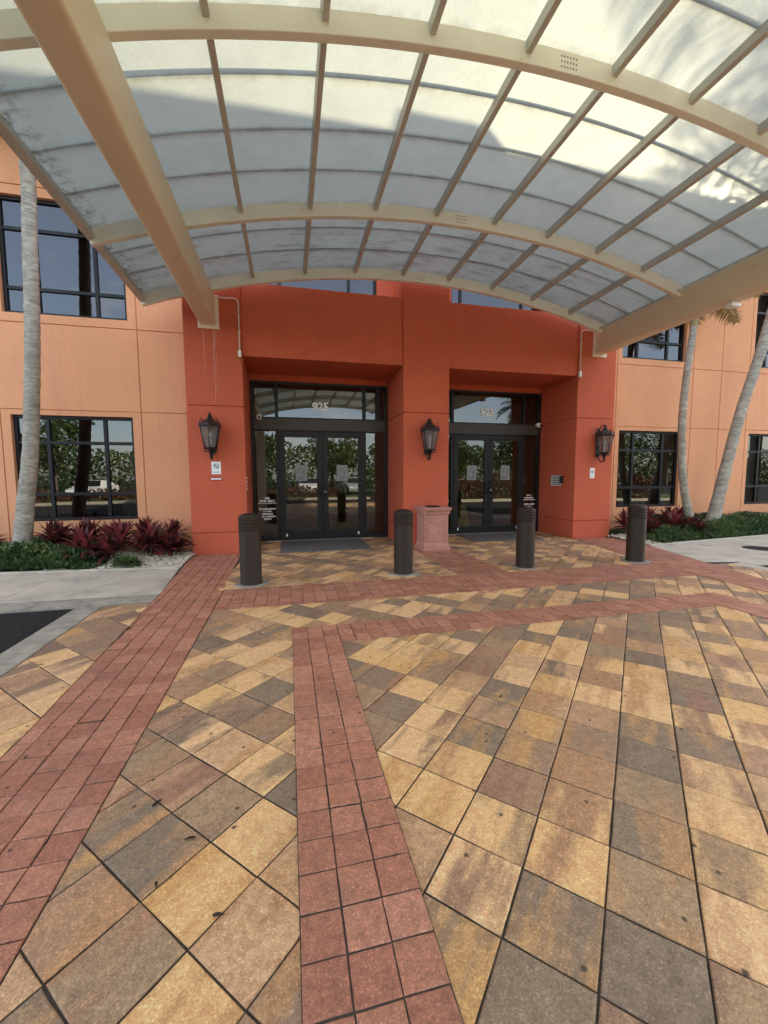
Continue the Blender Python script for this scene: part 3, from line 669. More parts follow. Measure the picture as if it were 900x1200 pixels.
# ------------------------------------------------------------------ lanterns
def make_lantern():
    t = thing('wall_lantern', (0,0,0), '', 'lantern', 'black wall lanterns on the red pillars')
    # origin at wall, lantern body centre at y=-.23
    yb = -.24
    MB().box(-.055, .055, -.022, 0, -.34, .30).add([(-.04,-.021,.30),(.04,-.021,.30),(.04,0,.30),(-.04,0,.30),(0,-.021,.40),(0,0,.40)], [(0,1,4),(3,5,2),(0,4,5,3),(1,2,5,4)]).build('backplate', 'black', t, bevel=.008)
    arm = MB()
    arm.tube([(0,-.02,.22),(0,-.05,.34),(0,-.12,.425),(0,-.20,.43),(0,-.245,.39),(0,-.235,.345)], .014, 8)
    arm.tube([(0,-.02,-.25),(0,-.05,-.38),(0,-.13,-.46),(0,-.21,-.455),(0,-.25,-.41),(0,-.24,-.36)], .016, 8)
    arm.tube([(0,-.02,.05),(0,-.055,.01),(0,-.07,-.05),(0,-.05,-.11),(0,-.02,-.13)], .011, 8)
    arm.build('scroll_arm', 'black', t, smooth=True)
    n = 6
    MB().lathe([(.212,.165),(.222,.185),(.215,.205),(.17,.235),(.12,.265),(.085,.30),(.05,.315),(.06,.33),(.035,.35),(.045,.365),(.025,.40),(.03,.415),(.008,.44)], 0, yb, n).build('roof', 'black', t)
    cr = MB()
    for i in range(n):
        a = 2*math.pi*(i+.5)/n; c, s = math.cos(a), math.sin(a)
        cr.tube([(.205*c, yb+.205*s, .20), (.195*c, yb+.195*s, .24), (.165*c, yb+.165*s, .275), (.155*c, yb+.155*s, .30), (.175*c, yb+.175*s, .318)], .010, 6)
    cr.build('crown', 'black', t, smooth=True)
    rt, rb_, zt, zb = .192, .115, .168, -.235
    MB().lathe([(rb_+.005,zb-.03),(rb_+.022,zb-.01),(rb_+.006,zb)], 0, yb, n).lathe([(.012,-.46),(.030,-.43),(.018,-.40),(.04,-.375),(.02,-.35),(.05,-.32),(.03,-.295),(.06,-.285),(.075,-.268)], 0, yb, 12).build('finial', 'black', t)
    bars = MB(); 
    for i in range(n):
        a = 2*math.pi*(i+.5)/n; c, s = math.cos(a), math.sin(a)
        bars.tube([(rt*c, yb+rt*s, zt), (rb_*c, yb+rb_*s, zb)], .010, 6)
        bars.tube([(rb_*c*1.05, yb+rb_*s*1.05, zb), (.13*c, yb+.13*s, zb-.05), (.09*c, yb+.09*s, zb-.085), (.04*c, yb+.04*s, zb-.075)], .008, 6)
    bars.build('cage', 'black', t, smooth=True)
    for i in range(n):
        a = 2*math.pi*(i+.5)/n; b = 2*math.pi*(i+1.5)/n; k = .97
        MB().add([(rb_*k*math.cos(a), yb+rb_*k*math.sin(a), zb), (rb_*k*math.cos(b), yb+rb_*k*math.sin(b), zb), (rt*k*math.cos(b), yb+rt*k*math.sin(b), zt), (rt*k*math.cos(a), yb+rt*k*math.sin(a), zt)], [(0,1,2,3)]).build('pane', 'lanternglass', t)
    MB().lathe([(.020,zb+.02),(.020,zb+.16)], 0, yb, 10).lathe([(.014,zb+.161),(.035,zb+.21),(.030,zb+.26),(.006,zb+.30)], 0, yb, 10).build('bulb', 'white', t, smooth=True)
    return t
lt = make_lantern(); lt.location = (-1.37, Y0, 2.225); lt['label'] = 'black scrolled lantern on the red pillar left of the doors'
lt.scale = (.93, .93, .93)
dup(lt, (2.83, Y0, 2.24), 'black scrolled lantern on the middle red pillar between both doorways'); dup(lt, (7.03, Y0, 2.215), 'black scrolled lantern on the red pillar right of the doors')
# ------------------------------------------------------------------ signs and devices
def sign(name, x, z, w, h, label, kind):
    t = thing(name, (x, Y0, z), label, 'sign')
    MB().box(-w/2, w/2, -.008, -.001, -h/2, h/2).build('plate', 'white' if kind != 'strip' else 'signred', t, bevel=.003)
    m = MB(); y = -.010
    if kind in ('ban', 'small'):
        r = w*.30; cz = h*.14 if kind == 'ban' else h*.12; vs = []; n = 28
        for i in range(n):
            a = 2*math.pi*i/n
            for q in (r, r*.78): vs.append((q*math.cos(a), y, cz+q*math.sin(a)))
        m.add(vs, [(2*i, 2*i+1, (2*i+3) % (2*n), (2*i+2) % (2*n)) for i in range(n)])
        s = r*.66; m.add([(-s-.006,y,cz+s-.006),(-s+.006,y,cz+s+.006),(s+.006,y,cz-s+.006),(s-.006,y,cz-s-.006)], [(0,1,2,3)])
        m.box(-r*.5, r*.5, y, y+.001, cz-.008, cz+.008)
        for k in range(7 if kind == 'ban' else 4):
            x0 = -w*.34+k*w*.68/(7 if kind == 'ban' else 4); m.box(x0, x0+w*.06, y, y+.001, -h*.37, -h*.30)
        m.build('pictogram', 'grey', t)
    else:
        for k in range(9):
            x0 = -w*.44+k*w*.098; m.box(x0, x0+w*.07, y, y+.001, -h*.22, h*.24)
        m.build('lettering', 'letter', t)
sign('no_smoking_sign', -1.325, 1.64, .165, .235, 'white prohibition sign under the left lantern', 'ban')
sign('wall_sign', -1.33, 1.435, .215, .06, 'narrow dark red sign strip below the white sign on left pillar', 'strip')
sign('wall_sign', 6.915, 1.53, .125, .235, 'small white notice plate under the right lantern', 'small')
t = thing('intercom', (6.45, 8.885, 1.35), 'silver intercom plate on the right recess wall', 'intercom')
MB().box(-.012, -.001, -.20, .20, -.125, .135).build('plate', 'steel', t, bevel=.004)
m = MB()
for k in range(5): m.box(-.015, -.012, -.14, .14, -.09+k*.045, -.075+k*.045)
m.build('grille', 'darkink', t); MB().box(-.07, -.001, -.275, -.205, -.06, .12).build('card_reader', 'black', t, bevel=.008)
def notice(x, label):
    t = thing('notice', (x, YD-.055, 1.56), label, 'notice', 'paper notices on the glass doors')
    MB().box(-.13, .13, -.002, 0, -.185, .185).build('sheet', 'paper', t)
    m = MB(); m.tube([(-.06,-.003,.02),(-.05,-.003,.09),(0,-.003,.10),(.04,-.003,.05),(.02,-.003,-.01),(.05,-.003,-.05),(.09,-.003,.10)], .005, 4)
    for k in range(3): m.box(-.09, .08-.03*k, -.0032, -.0022, -.10-.025*k, -.092-.025*k)
    m.build('print', 'darkink', t)
notice(.285, 'grey notice on the left leaf of the left doors'); notice(1.225, 'grey notice on the right leaf of the left doors')
notice(4.515, 'grey notice on the left leaf of the right doors'); notice(5.45, 'grey notice on the right leaf of the right doors')
def seccam(x, z, label):
    t = thing('security_camera', (x, YD-.075, z), label, 'camera', 'white security cameras in the recesses')
    MB().lathe([(.055,0),(.055,.03),(.04,.05)], 0, 0, 18).build('base', 'white', t, smooth='auto').rotation_euler = (R(90), 0, 0)
    s = MB(); s.lathe([(.012,-.06)]+[(.062*math.cos(R(a)), .062*math.sin(R(a))) for a in range(-75, 90, 15)], 0, 0, 18).build('dome', 'white', t, smooth='auto', loc=(0,-.075,-.01))
    MB().lathe([(.03,0),(.028,.012),(.01,.016)], 0, 0, 14).build('lens', 'black', t, smooth='auto', loc=(.012,-.13,-.02)).rotation_euler = (R(95), 0, 0)
seccam(-.615, 2.80, 'white dome camera above the left sidelight'); seccam(6.335, 2.79, 'white dome camera at the right end of right transom')
t = thing('flood_light', (6.975, 5.33, 4.23), 'small white fixture under the right canopy beam', 'light fixture')
MB().box(-.05, .05, -.04, .04, -.03, -.001).build('mount', 'white', t, bevel=.006); MB().box(-.09, .09, -.07, .05, -.10, -.032).build('housing', 'white', t, bevel=.015)
# ------------------------------------------------------------------ bollards
def make_bollard():
    t = thing('bollard', (0,0,0), '', 'bollard', 'brown bollards across the entrance'); r = .142
    MB().lathe([(r+.004,.0),(r+.002,.03),(r,.06),(r,.735)], 0, 0, 40).build('post', 'bollard', t, smooth='auto')
    pr = [(r-.002,.7355)]
    for k in range(4):
        z = .745+k*.043; pr += [(r+.003,z),(r+.006,z+.006),(r+.006,z+.026),(r+.002,z+.030),(r-.006,z+.033),(r-.006,z+.040)]
    pr += [(r+.003,.918),(r+.002,.924),(r-.012,.938),(r*.7,.956),(r*.35,.966),(.012,.968)]
    MB().lathe(pr, 0, 0, 40).build('ribbed_cap', 'bollard', t, smooth='auto'); return t
bo = make_bollard(); bo.location = (-.535, 5.775, .008); bo['label'] = 'brown ribbed bollard in front of the left red pillar'
dup(bo, (1.66, 5.86, .008), 'brown ribbed bollard in front of the left doors beside trash bin'); dup(bo, (3.68, 5.80, .008), 'brown ribbed bollard in front of the right pair of doors'); dup(bo, (5.77, 5.76, .008), 'brown ribbed bollard nearest the right planting bed')
# ------------------------------------------------------------------ trash receptacle
t = thing('trash_receptacle', (2.80, 7.74, .008), 'pink precast trash receptacle standing before the middle pillar', 'trash bin')
def sq(prof):
    m = MB(); vs = []; fs = []
    for h, z in prof: vs += [(-h,-h,z),(h,-h,z),(h,h,z),(-h,h,z)]
    for j in range(len(prof)-1):
        for k in range(4): q = (k+1) % 4; fs.append((4*j+k, 4*j+q, 4*j+4+q, 4*j+4+k))
    fs += [(3,2,1,0), tuple(4*(len(prof)-1)+k for k in range(4))]
    return m.add(vs, fs)
body = sq([(.268,.06),(.262,.10),(.245,.16),(.245,.70)]).build('body', 'pink', t, bevel=.006)
sq([(.284,0),(.284,.045),(.272,.06)]).build('base', 'pink', t, bevel=.005)
sq([(.250,.701),(.258,.72),(.258,.775),(.285,.785),(.285,.80),(.300,.825),(.300,.85),(.20,.852)]).build('cap', 'pink', t, bevel=.004)
dn = MB()
for s in range(4):
    c, sn = math.cos(s*math.pi/2), math.sin(s*math.pi/2)
    for k in range(11):
        u = -.235+k*.047; p = MB().box(u-.014, u+.014, -.278, -.2585, .727, .772)
        dn.add([(x*c-y*sn, x*sn+y*c, z) for x, y, z in p.v], p.f)
dn.build('dentils', 'pink', t)
for s in range(4):
    c, sn = math.cos(s*math.pi/2), math.sin(s*math.pi/2); m = MB()
    for bx in ((-.195,.195,-.256,-.246,.655,.675), (-.195,.195,-.256,-.246,.185,.205), (-.195,-.175,-.256,-.246,.206,.654), (.175,.195,-.256,-.246,.206,.654)):
        q = MB().box(*bx); m.add([(x*c-y*sn, x*sn+y*c, z) for x, y, z in q.v], q.f)
    m.build('panel_moulding', 'pink', t, bevel=.003)
    m = MB()
    for u in (-.12, .12):
        q = MB().box(u-.008, u+.008, -.249, -.2445, .545, .57); m.add([(x*c-y*sn, x*sn+y*c, z) for x, y, z in q.v], q.f)
    m.build('bolt_hole', 'black', t)
MB().lathe([(.14,.8525),(.155,.868),(.15,.872),(.12,.86)], 0, 0, 24).build('opening_rim', 'black', t)
# ------------------------------------------------------------------ wet floor sign seen through the right doors
t = thing('wet_floor_sign', (4.78, 10.75, .008), 'yellow folding floor sign behind the glass of the right doors', 'floor sign')
for s in (-1, 1):
    m = MB(); m.add([(-.16,s*.16,0),(.16,s*.16,0),(.16,s*.145,0),(-.16,s*.145,0),(-.10,s*.02,.66),(.10,s*.02,.66),(.10,s*.005,.66),(-.10,s*.005,.66)], [(0,3,2,1),(4,5,6,7),(0,1,5,4),(1,2,6,5),(2,3,7,6),(3,0,4,7)])
    o = m.build('panel', 'yellow', t)
    m = MB()
    for k, (w, z) in enumerate(((.07,.52), (.05,.44), (.09,.36), (.06,.28))):
        yy = lerp(.16, .02, z/.66)+.004; m.box(-w, w, s*yy-.002, s*yy+.002, z, z+.03)
    m.build('print', 'darkink', o)
# ------------------------------------------------------------------ plants
def leaf_strip(mb, base, dirv, length, width, droop, rnd, vals, n=5, twist=0, fold=.25):
    d = Vector(dirv).normalized(); side = d.cross(Vector((0,0,1)))
    if side.length < .05: side = Vector((1,0,0))
    side.normalize()
    if twist: side = Matrix.Rotation(twist, 3, d) @ side
    p = Vector(base); vs = []
    for i in range(n+1):
        t_ = i/n; w = width*(math.sin(math.pi*min(1, .12+.88*t_)**.8)*.5+.02)
        up = side.cross(d).normalized()
        vs += [p-side*w+up*w*fold, p, p+side*w+up*w*fold]
        d = (d+Vector((0,0,-droop/n))).normalized(); p = p+d*(length/n)
    fs = []
    for i in range(n):
        a = 3*i; fs += [(a,a+1,a+4,a+3), (a+1,a+2,a+5,a+4)]
    mb.add(vs, fs); vals += [min(1, max(0, rnd))]*len(fs)
def ti_plant(x, y, z, h, spread, label, heads=2, seed=0):
    random.seed(seed)
    t = thing('ti_plant', (x, y, z), label, 'plant', 'maroon ti plants in the beds')
    lf = MB(); vals = []; stm = MB(); tone = random.uniform(.35, .62)
    for k in range(heads):
        a0 = random.uniform(0, 6.28); hx = math.cos(a0)*spread*.35*(k > 0); hy = math.sin(a0)*spread*.35*(k > 0)
        hh = h*random.uniform(.35, .6)*(1 if k == 0 else .75)
        stm.tube([(hx*.3, hy*.3, -.05), (hx*.7, hy*.7, hh*.5), (hx, hy, hh)], [.014, .012, .010], 6)
        nl = random.randint(20, 26)
        for i in range(nl):
            f = i/nl; el = lerp(8, 82, f**.8)+random.uniform(-8, 8); az = i*2.399+random.uniform(-.3, .3)
            L_ = spread*random.uniform(.75, 1.1)*(1-.25*f)
            bz = hh*lerp(.55, 1.02, f)
            d = (math.cos(az)*math.cos(R(el)), math.sin(az)*math.cos(R(el)), math.sin(R(el)))
            leaf_strip(lf, (hx, hy, bz), d, L_, spread*random.uniform(.14, .21), random.uniform(.2, 1.2), tone+random.gauss(0, .2)+.2*(f-.5), vals, 6, random.uniform(-.5, .5))
    o = lf.build('foliage', 'ti', t, smooth=True); setattr_rnd(o, vals); stm.build('stem', 'bark', t, smooth=True)
TI = [(-5.02,7.95,.12,.62,.45,'maroon ti plant left of the left palm trunk'), (-3.95,8.25,.12,.85,.48,'maroon ti plant just right of the left palm trunk'),
      (-3.32,7.62,.08,.62,.46,'bright maroon ti plant at the edge of the left ground cover'), (-3.50,8.35,.12,.85,.45,'maroon ti plant under the middle of the left window'),
      (-2.80,7.66,.06,.70,.50,'large maroon ti plant at the front of the left rocks'), (-2.98,8.25,.12,.85,.48,'maroon ti plant under the right corner of left window'),
      (-2.42,7.95,.06,.68,.46,'maroon ti plant among the pale rocks near the left pillar'), (-2.12,8.38,.06,.92,.38,'tall dark ti plant in the corner beside the left red pillar'),
      (-2.62,8.42,.08,.80,.42,'dark ti plant against the peach wall behind the rocks'), (-2.10,7.98,.04,.52,.36,'small dark ti plant beside the foot of left pillar'),
      (7.78,8.15,.05,.70,.42,'dark ti plant beside the foot of the right pillar'), (8.05,7.72,.06,.50,.38,'low maroon ti plant behind the right end bollard'),
      (8.45,8.15,.10,.78,.42,'maroon ti plant under the left half of right window'), (8.72,7.62,.10,.62,.44,'bright maroon ti plant at the front of right bed'),
      (9.05,8.10,.12,.80,.42,'maroon ti plant left of the slim curved palm trunk'), (9.18,7.55,.12,.50,.38,'small bright maroon ti plant before the slim palm'),
      (9.75,8.40,.12,.70,.40,'dark ti plant between the two right palm trunks')]
for i, (x, y, z, h, s, lb) in enumerate(TI): ti_plant(x, y, z, h, s, lb, heads=2 if i % 3 else 3, seed=40+i)
def cover(name, n, area, hfun, label, seed):
    r = np.random.default_rng(seed); mb = MB(); vals = []; random.seed(seed); c = 0
    while c < n:
        x, y = area(r)
        h = hfun(x, y)
        if h <= .01: c += 1; continue
        z = h*r.uniform(.35, 1)**.6; c += 1; tone = r.normal(.5, .24)+.25*math.sin(x*3.1+1)*math.sin(y*4.3)
        a0 = r.uniform(0, 6.28)
        for k in range(6):
            az = a0+k*1.05+r.uniform(-.3, .3); el = r.uniform(.1, 1.1); L_ = r.uniform(.05, .125); w = L_*.15
            d = np.array([math.cos(az)*math.cos(el), math.sin(az)*math.cos(el), math.sin(el)]); s = np.array([-math.sin(az), math.cos(az), 0])*w
            p = np.array([x, y, z]); q = p+d*L_*.55; e = p+d*L_
            mb.add([p, q+s, e, q-s], [(0,1,2,3)]); vals.append(float(min(1, max(0, tone+r.uniform(-.12, .12)))))
    o = mb.build(name, 'cover'); setattr_rnd(o, vals); tag(o, label, 'ground cover'); o['kind'] = 'stuff'
def hl(x, y):
    f = (y-fl(x)-.06)/.35
    if f < 0: return 0
    e = min(1, max(0, (-2.95-x)/.5)); blob = .45+.55*math.sin(x*2.7+.6)**2
    patch = max(0, 1-((x+2.62)**2+(y-7.32)**2)/.035)*.18
    if -3.35 < x and y < 7.45: e *= .35
    return (.16+.22*min(1, f)*blob)*e*min(1, .35+f)+patch
cover('ground_cover', 8500, lambda r: (r.uniform(-6.4, -2.3), r.uniform(7.1, 8.7)), hl, 'dark green feathery ground cover around the left palm', 3)
def hr(x, y):
    f = (y-fr(x)-.05)/.4
    if f < 0: return 0
    e = min(1, max(0, (x-7.75)/.5)); 
    if x < 9.0 and y > 7.5: e *= .3
    return (.14+.30*min(1, f)*(.6+.4*math.sin(x*2.2)**2))*min(1, .3+f)*e
cover('ground_cover', 13000, lambda r: (r.uniform(7.7, 14.5), r.uniform(6.95, 8.7)), hr, 'dark green feathery ground cover around the right palms', 4)
def rocks(n, area, label, seed):
    r = np.random.default_rng(seed); mb = MB(); vals = []
    ico = [(0,0,1),(.894,0,.447),(.276,.851,.447),(-.724,.526,.447),(-.724,-.526,.447),(.276,-.851,.447),(.724,.526,-.447),(-.276,.851,-.447),(-.894,0,-.447),(-.276,-.851,-.447),(.724,-.526,-.447),(0,0,-1)]
    F = [(0,1,2),(0,2,3),(0,3,4),(0,4,5),(0,5,1),(1,6,2),(2,7,3),(3,8,4),(4,9,5),(5,10,1),(6,7,2),(7,8,3),(8,9,4),(9,10,5),(10,6,1),(11,7,6),(11,8,7),(11,9,8),(11,10,9),(11,6,10)]
    V = np.array(ico)
    for _ in range(n):
        x, y, z = area(r); s = r.uniform(.012, .034); th = r.uniform(0, 6.28)
        W = V*np.array([s*r.uniform(.8, 1.5), s, s*r.uniform(.45, .8)])*(1+r.normal(0, .12, (12, 1)))
        c, sn = math.cos(th), math.sin(th); W = np.c_[W[:,0]*c-W[:,1]*sn, W[:,0]*sn+W[:,1]*c, W[:,2]]+[x, y, z]
        mb.add(W.tolist(), F); vals += [float(np.clip(r.normal(.5, .22), 0, 1))]*20
    o = mb.build('river_rocks', 'rock', smooth=True); setattr_rnd(o, vals); tag(o, label, 'rocks'); o['kind'] = 'stuff'
def bz(x, y, f, x0, hm): t_ = min(1, max(0, (y-f(x))/(8.95-f(x)))); return -.03+(hm+.03)*math.sin(min(1, t_*1.6)*math.pi/2)*(.25+.75*min(1, abs(x-x0)/1.6))+.008
def ra(r):
    x = -1.78-2.0*r.uniform(0, 1)**1.15; y = r.uniform(fl(x)+.03, 8.55); return x, y, bz(x, y, fl, -1.84, .14)+r.uniform(0, .02)
rocks(3600, ra, 'pale river rocks between the ti plants and left pillar', 5)
def rb(r):
    x = r.uniform(7.38, 8.6); y = r.uniform(fr(x)+.03, 8.2); return x, y, bz(x, y, fr, 7.35, .16)+r.uniform(0, .02)
rocks(1300, rb, 'pale river rocks at the foot of the right pillar', 6)
# palms
def palm(path, rad, label, crown, seed, fr_len=2.0, nfr=16, dry=0, ellow=-15, cat='palm tree', rough=True):
    random.seed(seed); base = Vector(path[0]); t = thing('palm_tree', base, label, cat, 'palm trees')
    pts = [Vector(p)-base for p in path]; fine = []; rs = []; n = 90
    seg = [(pts[i+1]-pts[i]).length for i in range(len(pts)-1)]; tot = sum(seg)
    def at(s):
        s *= tot; i = 0
        while i < len(seg)-1 and s > seg[i]: s -= seg[i]; i += 1
        u = s/seg[i]; a = pts[max(i-1, 0)]; b = pts[i]; c = pts[i+1]; d = pts[min(i+2, len(pts)-1)]
        return .5*((2*b)+(c-a)*u+(2*a-5*b+4*c-d)*u*u+(3*b-a-3*c+d)*u**3)
    for i in range(n+1):
        s = i/n; fine.append(at(s)); rr = lerp(rad[0], rad[1], s**.6)*(1+.45*math.exp(-s*20))
        rs.append(rr*(1+(.03 if random.random() < .4 else -.015)+random.uniform(-.03, .03)))
    MB().tube(fine, rs, 14).build('trunk', 'trunk', t, smooth=True)
    top = fine[-1]; lf = MB(); vals = []; ax = (fine[-1]-fine[-6]).normalized()
    lf.tube([top-ax*.05, top+ax*.35, top+ax*.75], [rad[1]*1.15, rad[1]*1.0, .03], 10); vals += [.55]*(20+2)
    for k in range(nfr):
        az = k*2.399+random.uniform(-.2, .2); el = R(lerp(ellow, 75, (k+.5)/nfr)); L_ = fr_len*random.uniform(.85, 1.1)
        d = Vector((math.cos(az)*math.cos(el), math.sin(az)*math.cos(el), math.sin(el))); p = top+ax*.6; m = 16; spine = []
        for i in range(m+1):
            spine.append(p.copy()); d = (d+Vector((0,0,-.085))).normalized(); p = p+d*(L_/m)
        o0 = len(lf.f); lf.tube(spine, [lerp(.022, .004, i/m) for i in range(m+1)], 4); vals += [.6]*(len(lf.f)-o0)
        tone = random.gauss(.5, .2)
        for i in range(1, m+1):
            for h_ in range(3):
                q = spine[i-1].lerp(spine[i], h_/3); tg = (spine[i]-spine[i-1]).normalized(); sd = tg.cross(Vector((0,0,1))).normalized()
                ll = L_*.30*math.sin(math.pi*(.10+.86*i/m))+.08
                for s in (-1, 1):
                    dv = (sd*s+tg*.55+Vector((0,0,random.uniform(-.35, .25)))).normalized()
                    w = tg*.014; e = q+dv*ll+Vector((0,0,-ll*.25)); mid = q+dv*ll*.5
                    lf.add([q-w, mid-w*1.3, e, mid+w*1.3, q+w], [(0,1,2,3,4)]); vals.append(min(1, max(0, tone+random.uniform(-.15, .15))))
    o = lf.build('crown', 'dryfrond' if dry else 'frond', t); setattr_rnd(o, vals)
    return t
palm([(-4.43,8.0,.05),(-4.40,8.0,.32),(-4.308,8,1.04),(-4.2,8,1.75),(-4.129,8,2.45),(-4.036,8,3.69),(-3.99,8,4.63),(-3.965,8,5.29),(-3.93,8,6.16),(-3.91,7.97,7.5)], (.125,.095), 'pale grey palm trunk in front of the left windows', None, 1, 2.0, 18, ellow=-8)
palm([(9.62,8.0,.05),(9.56,8.0,.45),(9.36,8,1.1),(9.233,8,1.86),(9.176,8,2.83),(9.236,8,3.9),(9.366,8,5.0)], (.095,.072), 'slim curved palm trunk beside the right ground floor window', None, 2, 1.25, 14, dry=1, ellow=12)
palm([(10.22,8.0,.05),(10.33,8.0,.49),(10.59,8,1.617),(10.955,8,3.03),(11.47,8,4.56),(11.85,7.95,6.2),(12.0,7.9,7.5),(12.05,7.85,8.6)], (.135,.10), 'grey palm trunk leaning to the right at the frame edge', None, 3, 2.6, 22)
palm([(14.2,7.9,.05),(14.3,7.9,3.0),(14.2,7.85,6.5),(14.1,7.8,9.9)], (.17,.12), 'tall straight palm standing right of the leaning palm', None, 5, 2.5, 20)
# dead leaves on the paving
random.seed(21)
LV = [(-.62,1.87,.055),(-.40,1.66,.05),(-.50,1.50,.03),(.86,2.85,.035),(1.35,2.35,.04),(-1.55,4.25,.12),(-.28,1.33,.04),(2.1,3.0,.03),(-1.9,3.6,.06),(3.2,2.9,.03)]
for x, y, l in LV:
    lf = MB(); vals = []; a = random.uniform(0, 6.28)
    leaf_strip(lf, (0,0,.004), (math.cos(a), math.sin(a), .12), l, l*.30, .35, random.random(), vals, 4, random.uniform(-.4, .4), .4)
    o = lf.build('dead_leaf', 'deadleaf', smooth=True, loc=(x, y, .001)); setattr_rnd(o, vals); tag(o, 'small dark dead leaf lying on the paving', 'leaf', 'dead leaves on the paving')
# ------------------------------------------------------------------ across the drive, mirrored in the glass
def tree(x, y, h, cr, label, seed, n=3600):
    random.seed(seed); r = np.random.default_rng(seed); t = thing('tree', (x, y, 0), label, 'tree', 'trees across the drive')
    tk = MB(); tk.tube([(0,0,-.05),(.05,.03,h*.2),(.0,.08,h*.42)], [.22,.17,.13], 10)
    for k in range(6):
        a = k*1.05+random.uniform(-.2, .2); tk.tube([(0,.08,h*.40), (math.cos(a)*cr*.3, math.sin(a)*cr*.3, h*.55), (math.cos(a)*cr*.65, math.sin(a)*cr*.65, h*.72)], [.10,.06,.02], 6)
    tk.build('trunk', 'bark', t, smooth=True)
    cl = [(r.normal(0, .45)*cr, r.normal(0, .45)*cr, h*r.uniform(.45, .92), cr*r.uniform(.28, .5), r.normal(0, .15)) for _ in range(22)]
    lf = MB(); vals = []
    for _ in range(n):
        c = cl[r.integers(len(cl))]; v = r.normal(0, 1, 3); v *= c[3]*r.uniform(.4, 1)**.4/np.linalg.norm(v); p = np.array(c[:3])+v*[1,1,.75]
        a = r.normal(0, 1, 3); a /= np.linalg.norm(a); b = np.cross(a, r.normal(0, 1, 3)); b /= np.linalg.norm(b); s = r.uniform(.10, .20)
        lf.add([p-a*s, p+b*s*.5, p+a*s, p-b*s*.5], [(0,1,2,3)]); vals.append(float(np.clip(.5+c[4]+r.normal(0, .15), 0, 1)))
    o = lf.build('crown', 'tree', t); setattr_rnd(o, vals)
TR = [(-16,-15,6.2,3.0),(-9,-19,6.6,3.2),(-2.5,-18,5.2,2.6),(4,-21,5.6,3.0),(9.5,-17,4.8,2.6),(14.5,-15,4.8,2.6),(20,-14,5.4,3.0),(27,-12,6,3.2),(38,-17,7,3.6)]
for i, (x, y, h, c) in enumerate(TR):
    tree(x, y, h, c, ['broad green tree mirrored at the left window edge','green tree mirrored in the left window panes','small green tree mirrored in left door','tall green tree mirrored in the left doors','round green tree mirrored in the middle sidelight','green tree mirrored in the right door leaf','broad green tree mirrored in the right doors','green tree mirrored in right window','tallest green tree mirrored in the right window'][i], 60+i)
palm([(6.2,-8,0),(6.25,-8,3),(6.3,-8,6.2)], (.16,.11), 'palm across the drive mirrored in the left transom', None, 31, 2.0)
palm([(16.0,-6.5,0),(15.8,-6.5,3),(15.7,-6.5,5.4)], (.16,.11), 'palm across the drive mirrored in the right transom', None, 32, 2.0)
def tree_line():
    r = np.random.default_rng(77); lf = MB(); vals = []
    for _ in range(42000):
        x = r.uniform(-70, 125); y = -34-r.uniform(0, 6); h = 4.6+1.0*math.sin(x*.31)+.9*math.sin(x*.83+1)
        p = np.array([x, y, h*r.uniform(0, 1)**.8]); a = r.normal(0, 1, 3); a /= np.linalg.norm(a); b = np.cross(a, r.normal(0, 1, 3)); b /= np.linalg.norm(b); s_ = r.uniform(.12, .30)
        lf.add([p-a*s_, p+b*s_*.6, p+a*s_, p-b*s_*.6], [(0,1,2,3)]); vals.append(float(np.clip(.45+.25*math.sin(x*.6)+r.normal(0, .18), 0, 1)))
    o = lf.build('tree_line', 'tree'); setattr_rnd(o, vals); tag(o, 'distant line of green trees mirrored in all the glass', 'trees'); o['kind'] = 'stuff'
tree_line()
slab('curb', [(7.5,-3.3),(7.5,-3.1),(30,-3.1),(30,-3.3)][::-1], .13)
slab('lawn', [(7.5,-24),(30,-24),(30,-3.32),(7.5,-3.32)], .10, 'grass', 0)
slab('curb', [(-30,-8.2),(5.5,-8.2),(5.5,-8.0),(-30,-8.0)], .13)
slab('lawn', [(-30,-12),(5.5,-12),(5.5,-8.22),(-30,-8.22)], .10, 'grass', 0)
def hedge(x0, x1, y0, y1, h, label, seed):
    r = np.random.default_rng(seed); lf = MB(); vals = []
    for _ in range(5000):
        p = np.array([r.uniform(x0, x1), r.uniform(y0, y1), h*r.uniform(.05, 1)]); p[2] *= .85+.15*math.sin(p[0]*2.1)
        a = r.normal(0, 1, 3); a /= np.linalg.norm(a); b = np.cross(a, r.normal(0, 1, 3)); b /= np.linalg.norm(b); s = r.uniform(.08, .16)
        lf.add([p-a*s, p+b*s*.4, p+a*s, p-b*s*.4], [(0,1,2,3)]); vals.append(float(np.clip(r.normal(.5, .25), 0, 1)))
    o = lf.build('hedge', 'hedge'); setattr_rnd(o, vals); tag(o, label, 'hedge')
hedge(8.2, 24, -5.2, -4.0, 1.7, 'reddish hedge across the drive mirrored in the right doors', 8)
hedge(-24, 3.5, -10.4, -9.4, .9, 'low reddish hedge across the drive mirrored in left doors', 9)
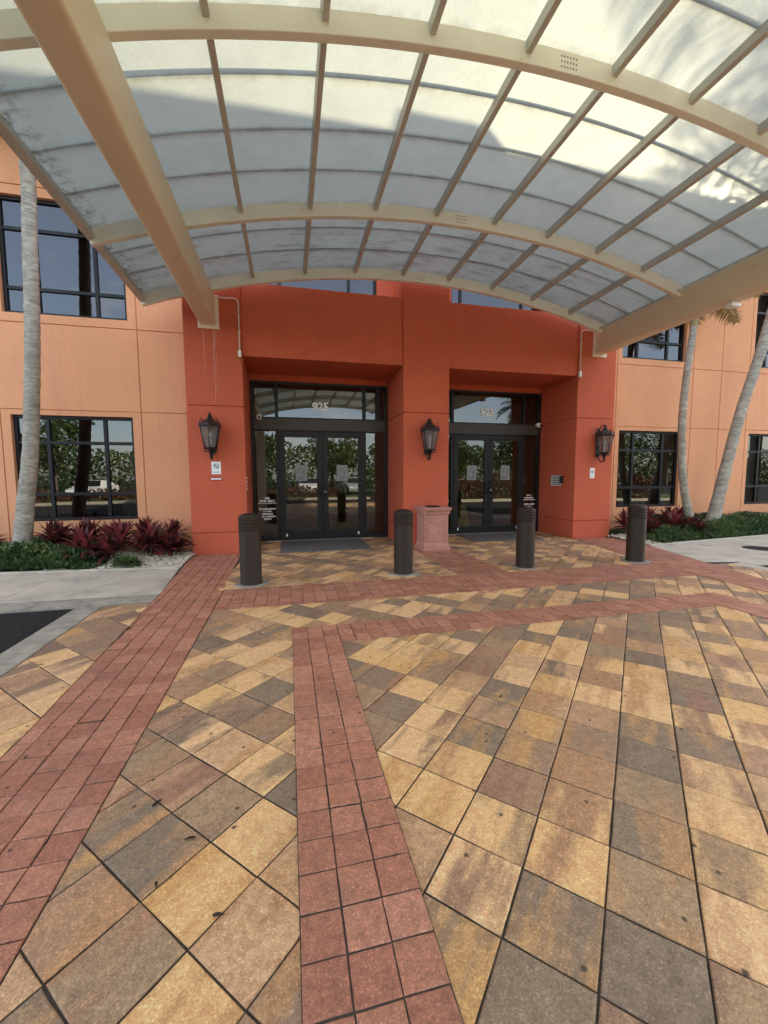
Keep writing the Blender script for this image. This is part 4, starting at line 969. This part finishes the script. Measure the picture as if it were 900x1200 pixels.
def car(x, y, rz, mat, label):
    t = thing('parked_car', (x, y, 0), label, 'car', 'cars parked across the drive', rz)
    prof = [(-2.25,.35),(-2.3,.6),(-2.2,.88),(-1.55,.95),(-.9,1.38),(.55,1.42),(1.25,.98),(2.1,.82),(2.28,.6),(2.2,.35)]
    m = MB(); n = len(prof); ws = [.78,.86,.86,.86,.66,.66,.86,.84,.82,.78]
    m.add([(px, -w, pz) for (px, pz), w in zip(prof, ws)]+[(px, w, pz) for (px, pz), w in zip(prof, ws)], [tuple(range(n)), tuple(reversed(range(n, 2*n)))]+[(i, n+i, n+(i+1) % n, (i+1) % n) for i in range(n)])
    m.build('body', mat, t, bevel=.05)
    g = MB(); g.add([(-1.48,-.845,.97),(1.15,-.845,.99),(.52,-.69,1.34),(-.86,-.69,1.32)], [(0,1,2,3)]); g.add([(-1.48,.845,.97),(1.15,.845,.99),(.52,.69,1.34),(-.86,.69,1.32)], [(3,2,1,0)])
    g.add([(1.22,-.78,1.02),(1.22,.78,1.02),(.62,.62,1.40),(.62,-.62,1.40)], [(0,1,2,3)]); g.add([(-1.52,-.78,1.0),(-1.52,.78,1.0),(-.95,.62,1.37),(-.95,-.62,1.37)], [(3,2,1,0)])
    g.build('windows', 'black', t)
    for wx in (-1.4, 1.4):
        for wy in (-.82, .82):
            w = MB().lathe([(.20,-.10),(.33,-.09),(.34,0),(.33,.09),(.20,.10)], 0, 0, 20).build('wheel', 'rubber', t, smooth='auto', loc=(wx, wy, .34)); w.rotation_euler = (R(90), 0, 0)
            r_ = MB().lathe([(.20,-.104),(.05,-.112),(.05,.112),(.20,.104)], 0, 0, 16).build('rim', 'steel', w)
    for wy in (-.6, .6): MB().box(2.2, 2.29, wy-.16, wy+.16, .60, .72).build('headlight', 'white', t, bevel=.02)
car(-13, -13.8, R(90), 'carwhite', 'white car parked under trees mirrored in left window'); car(-8.5, -13.8, R(88), 'cargrey', 'silver car parked across the drive mirrored in left window')
car(1.5, -14, R(92), 'carwhite', 'white car parked across the drive mirrored in left doors'); car(5.2, -14.2, R(90), 'cargrey', 'silver car parked across the drive mirrored in left sidelight')
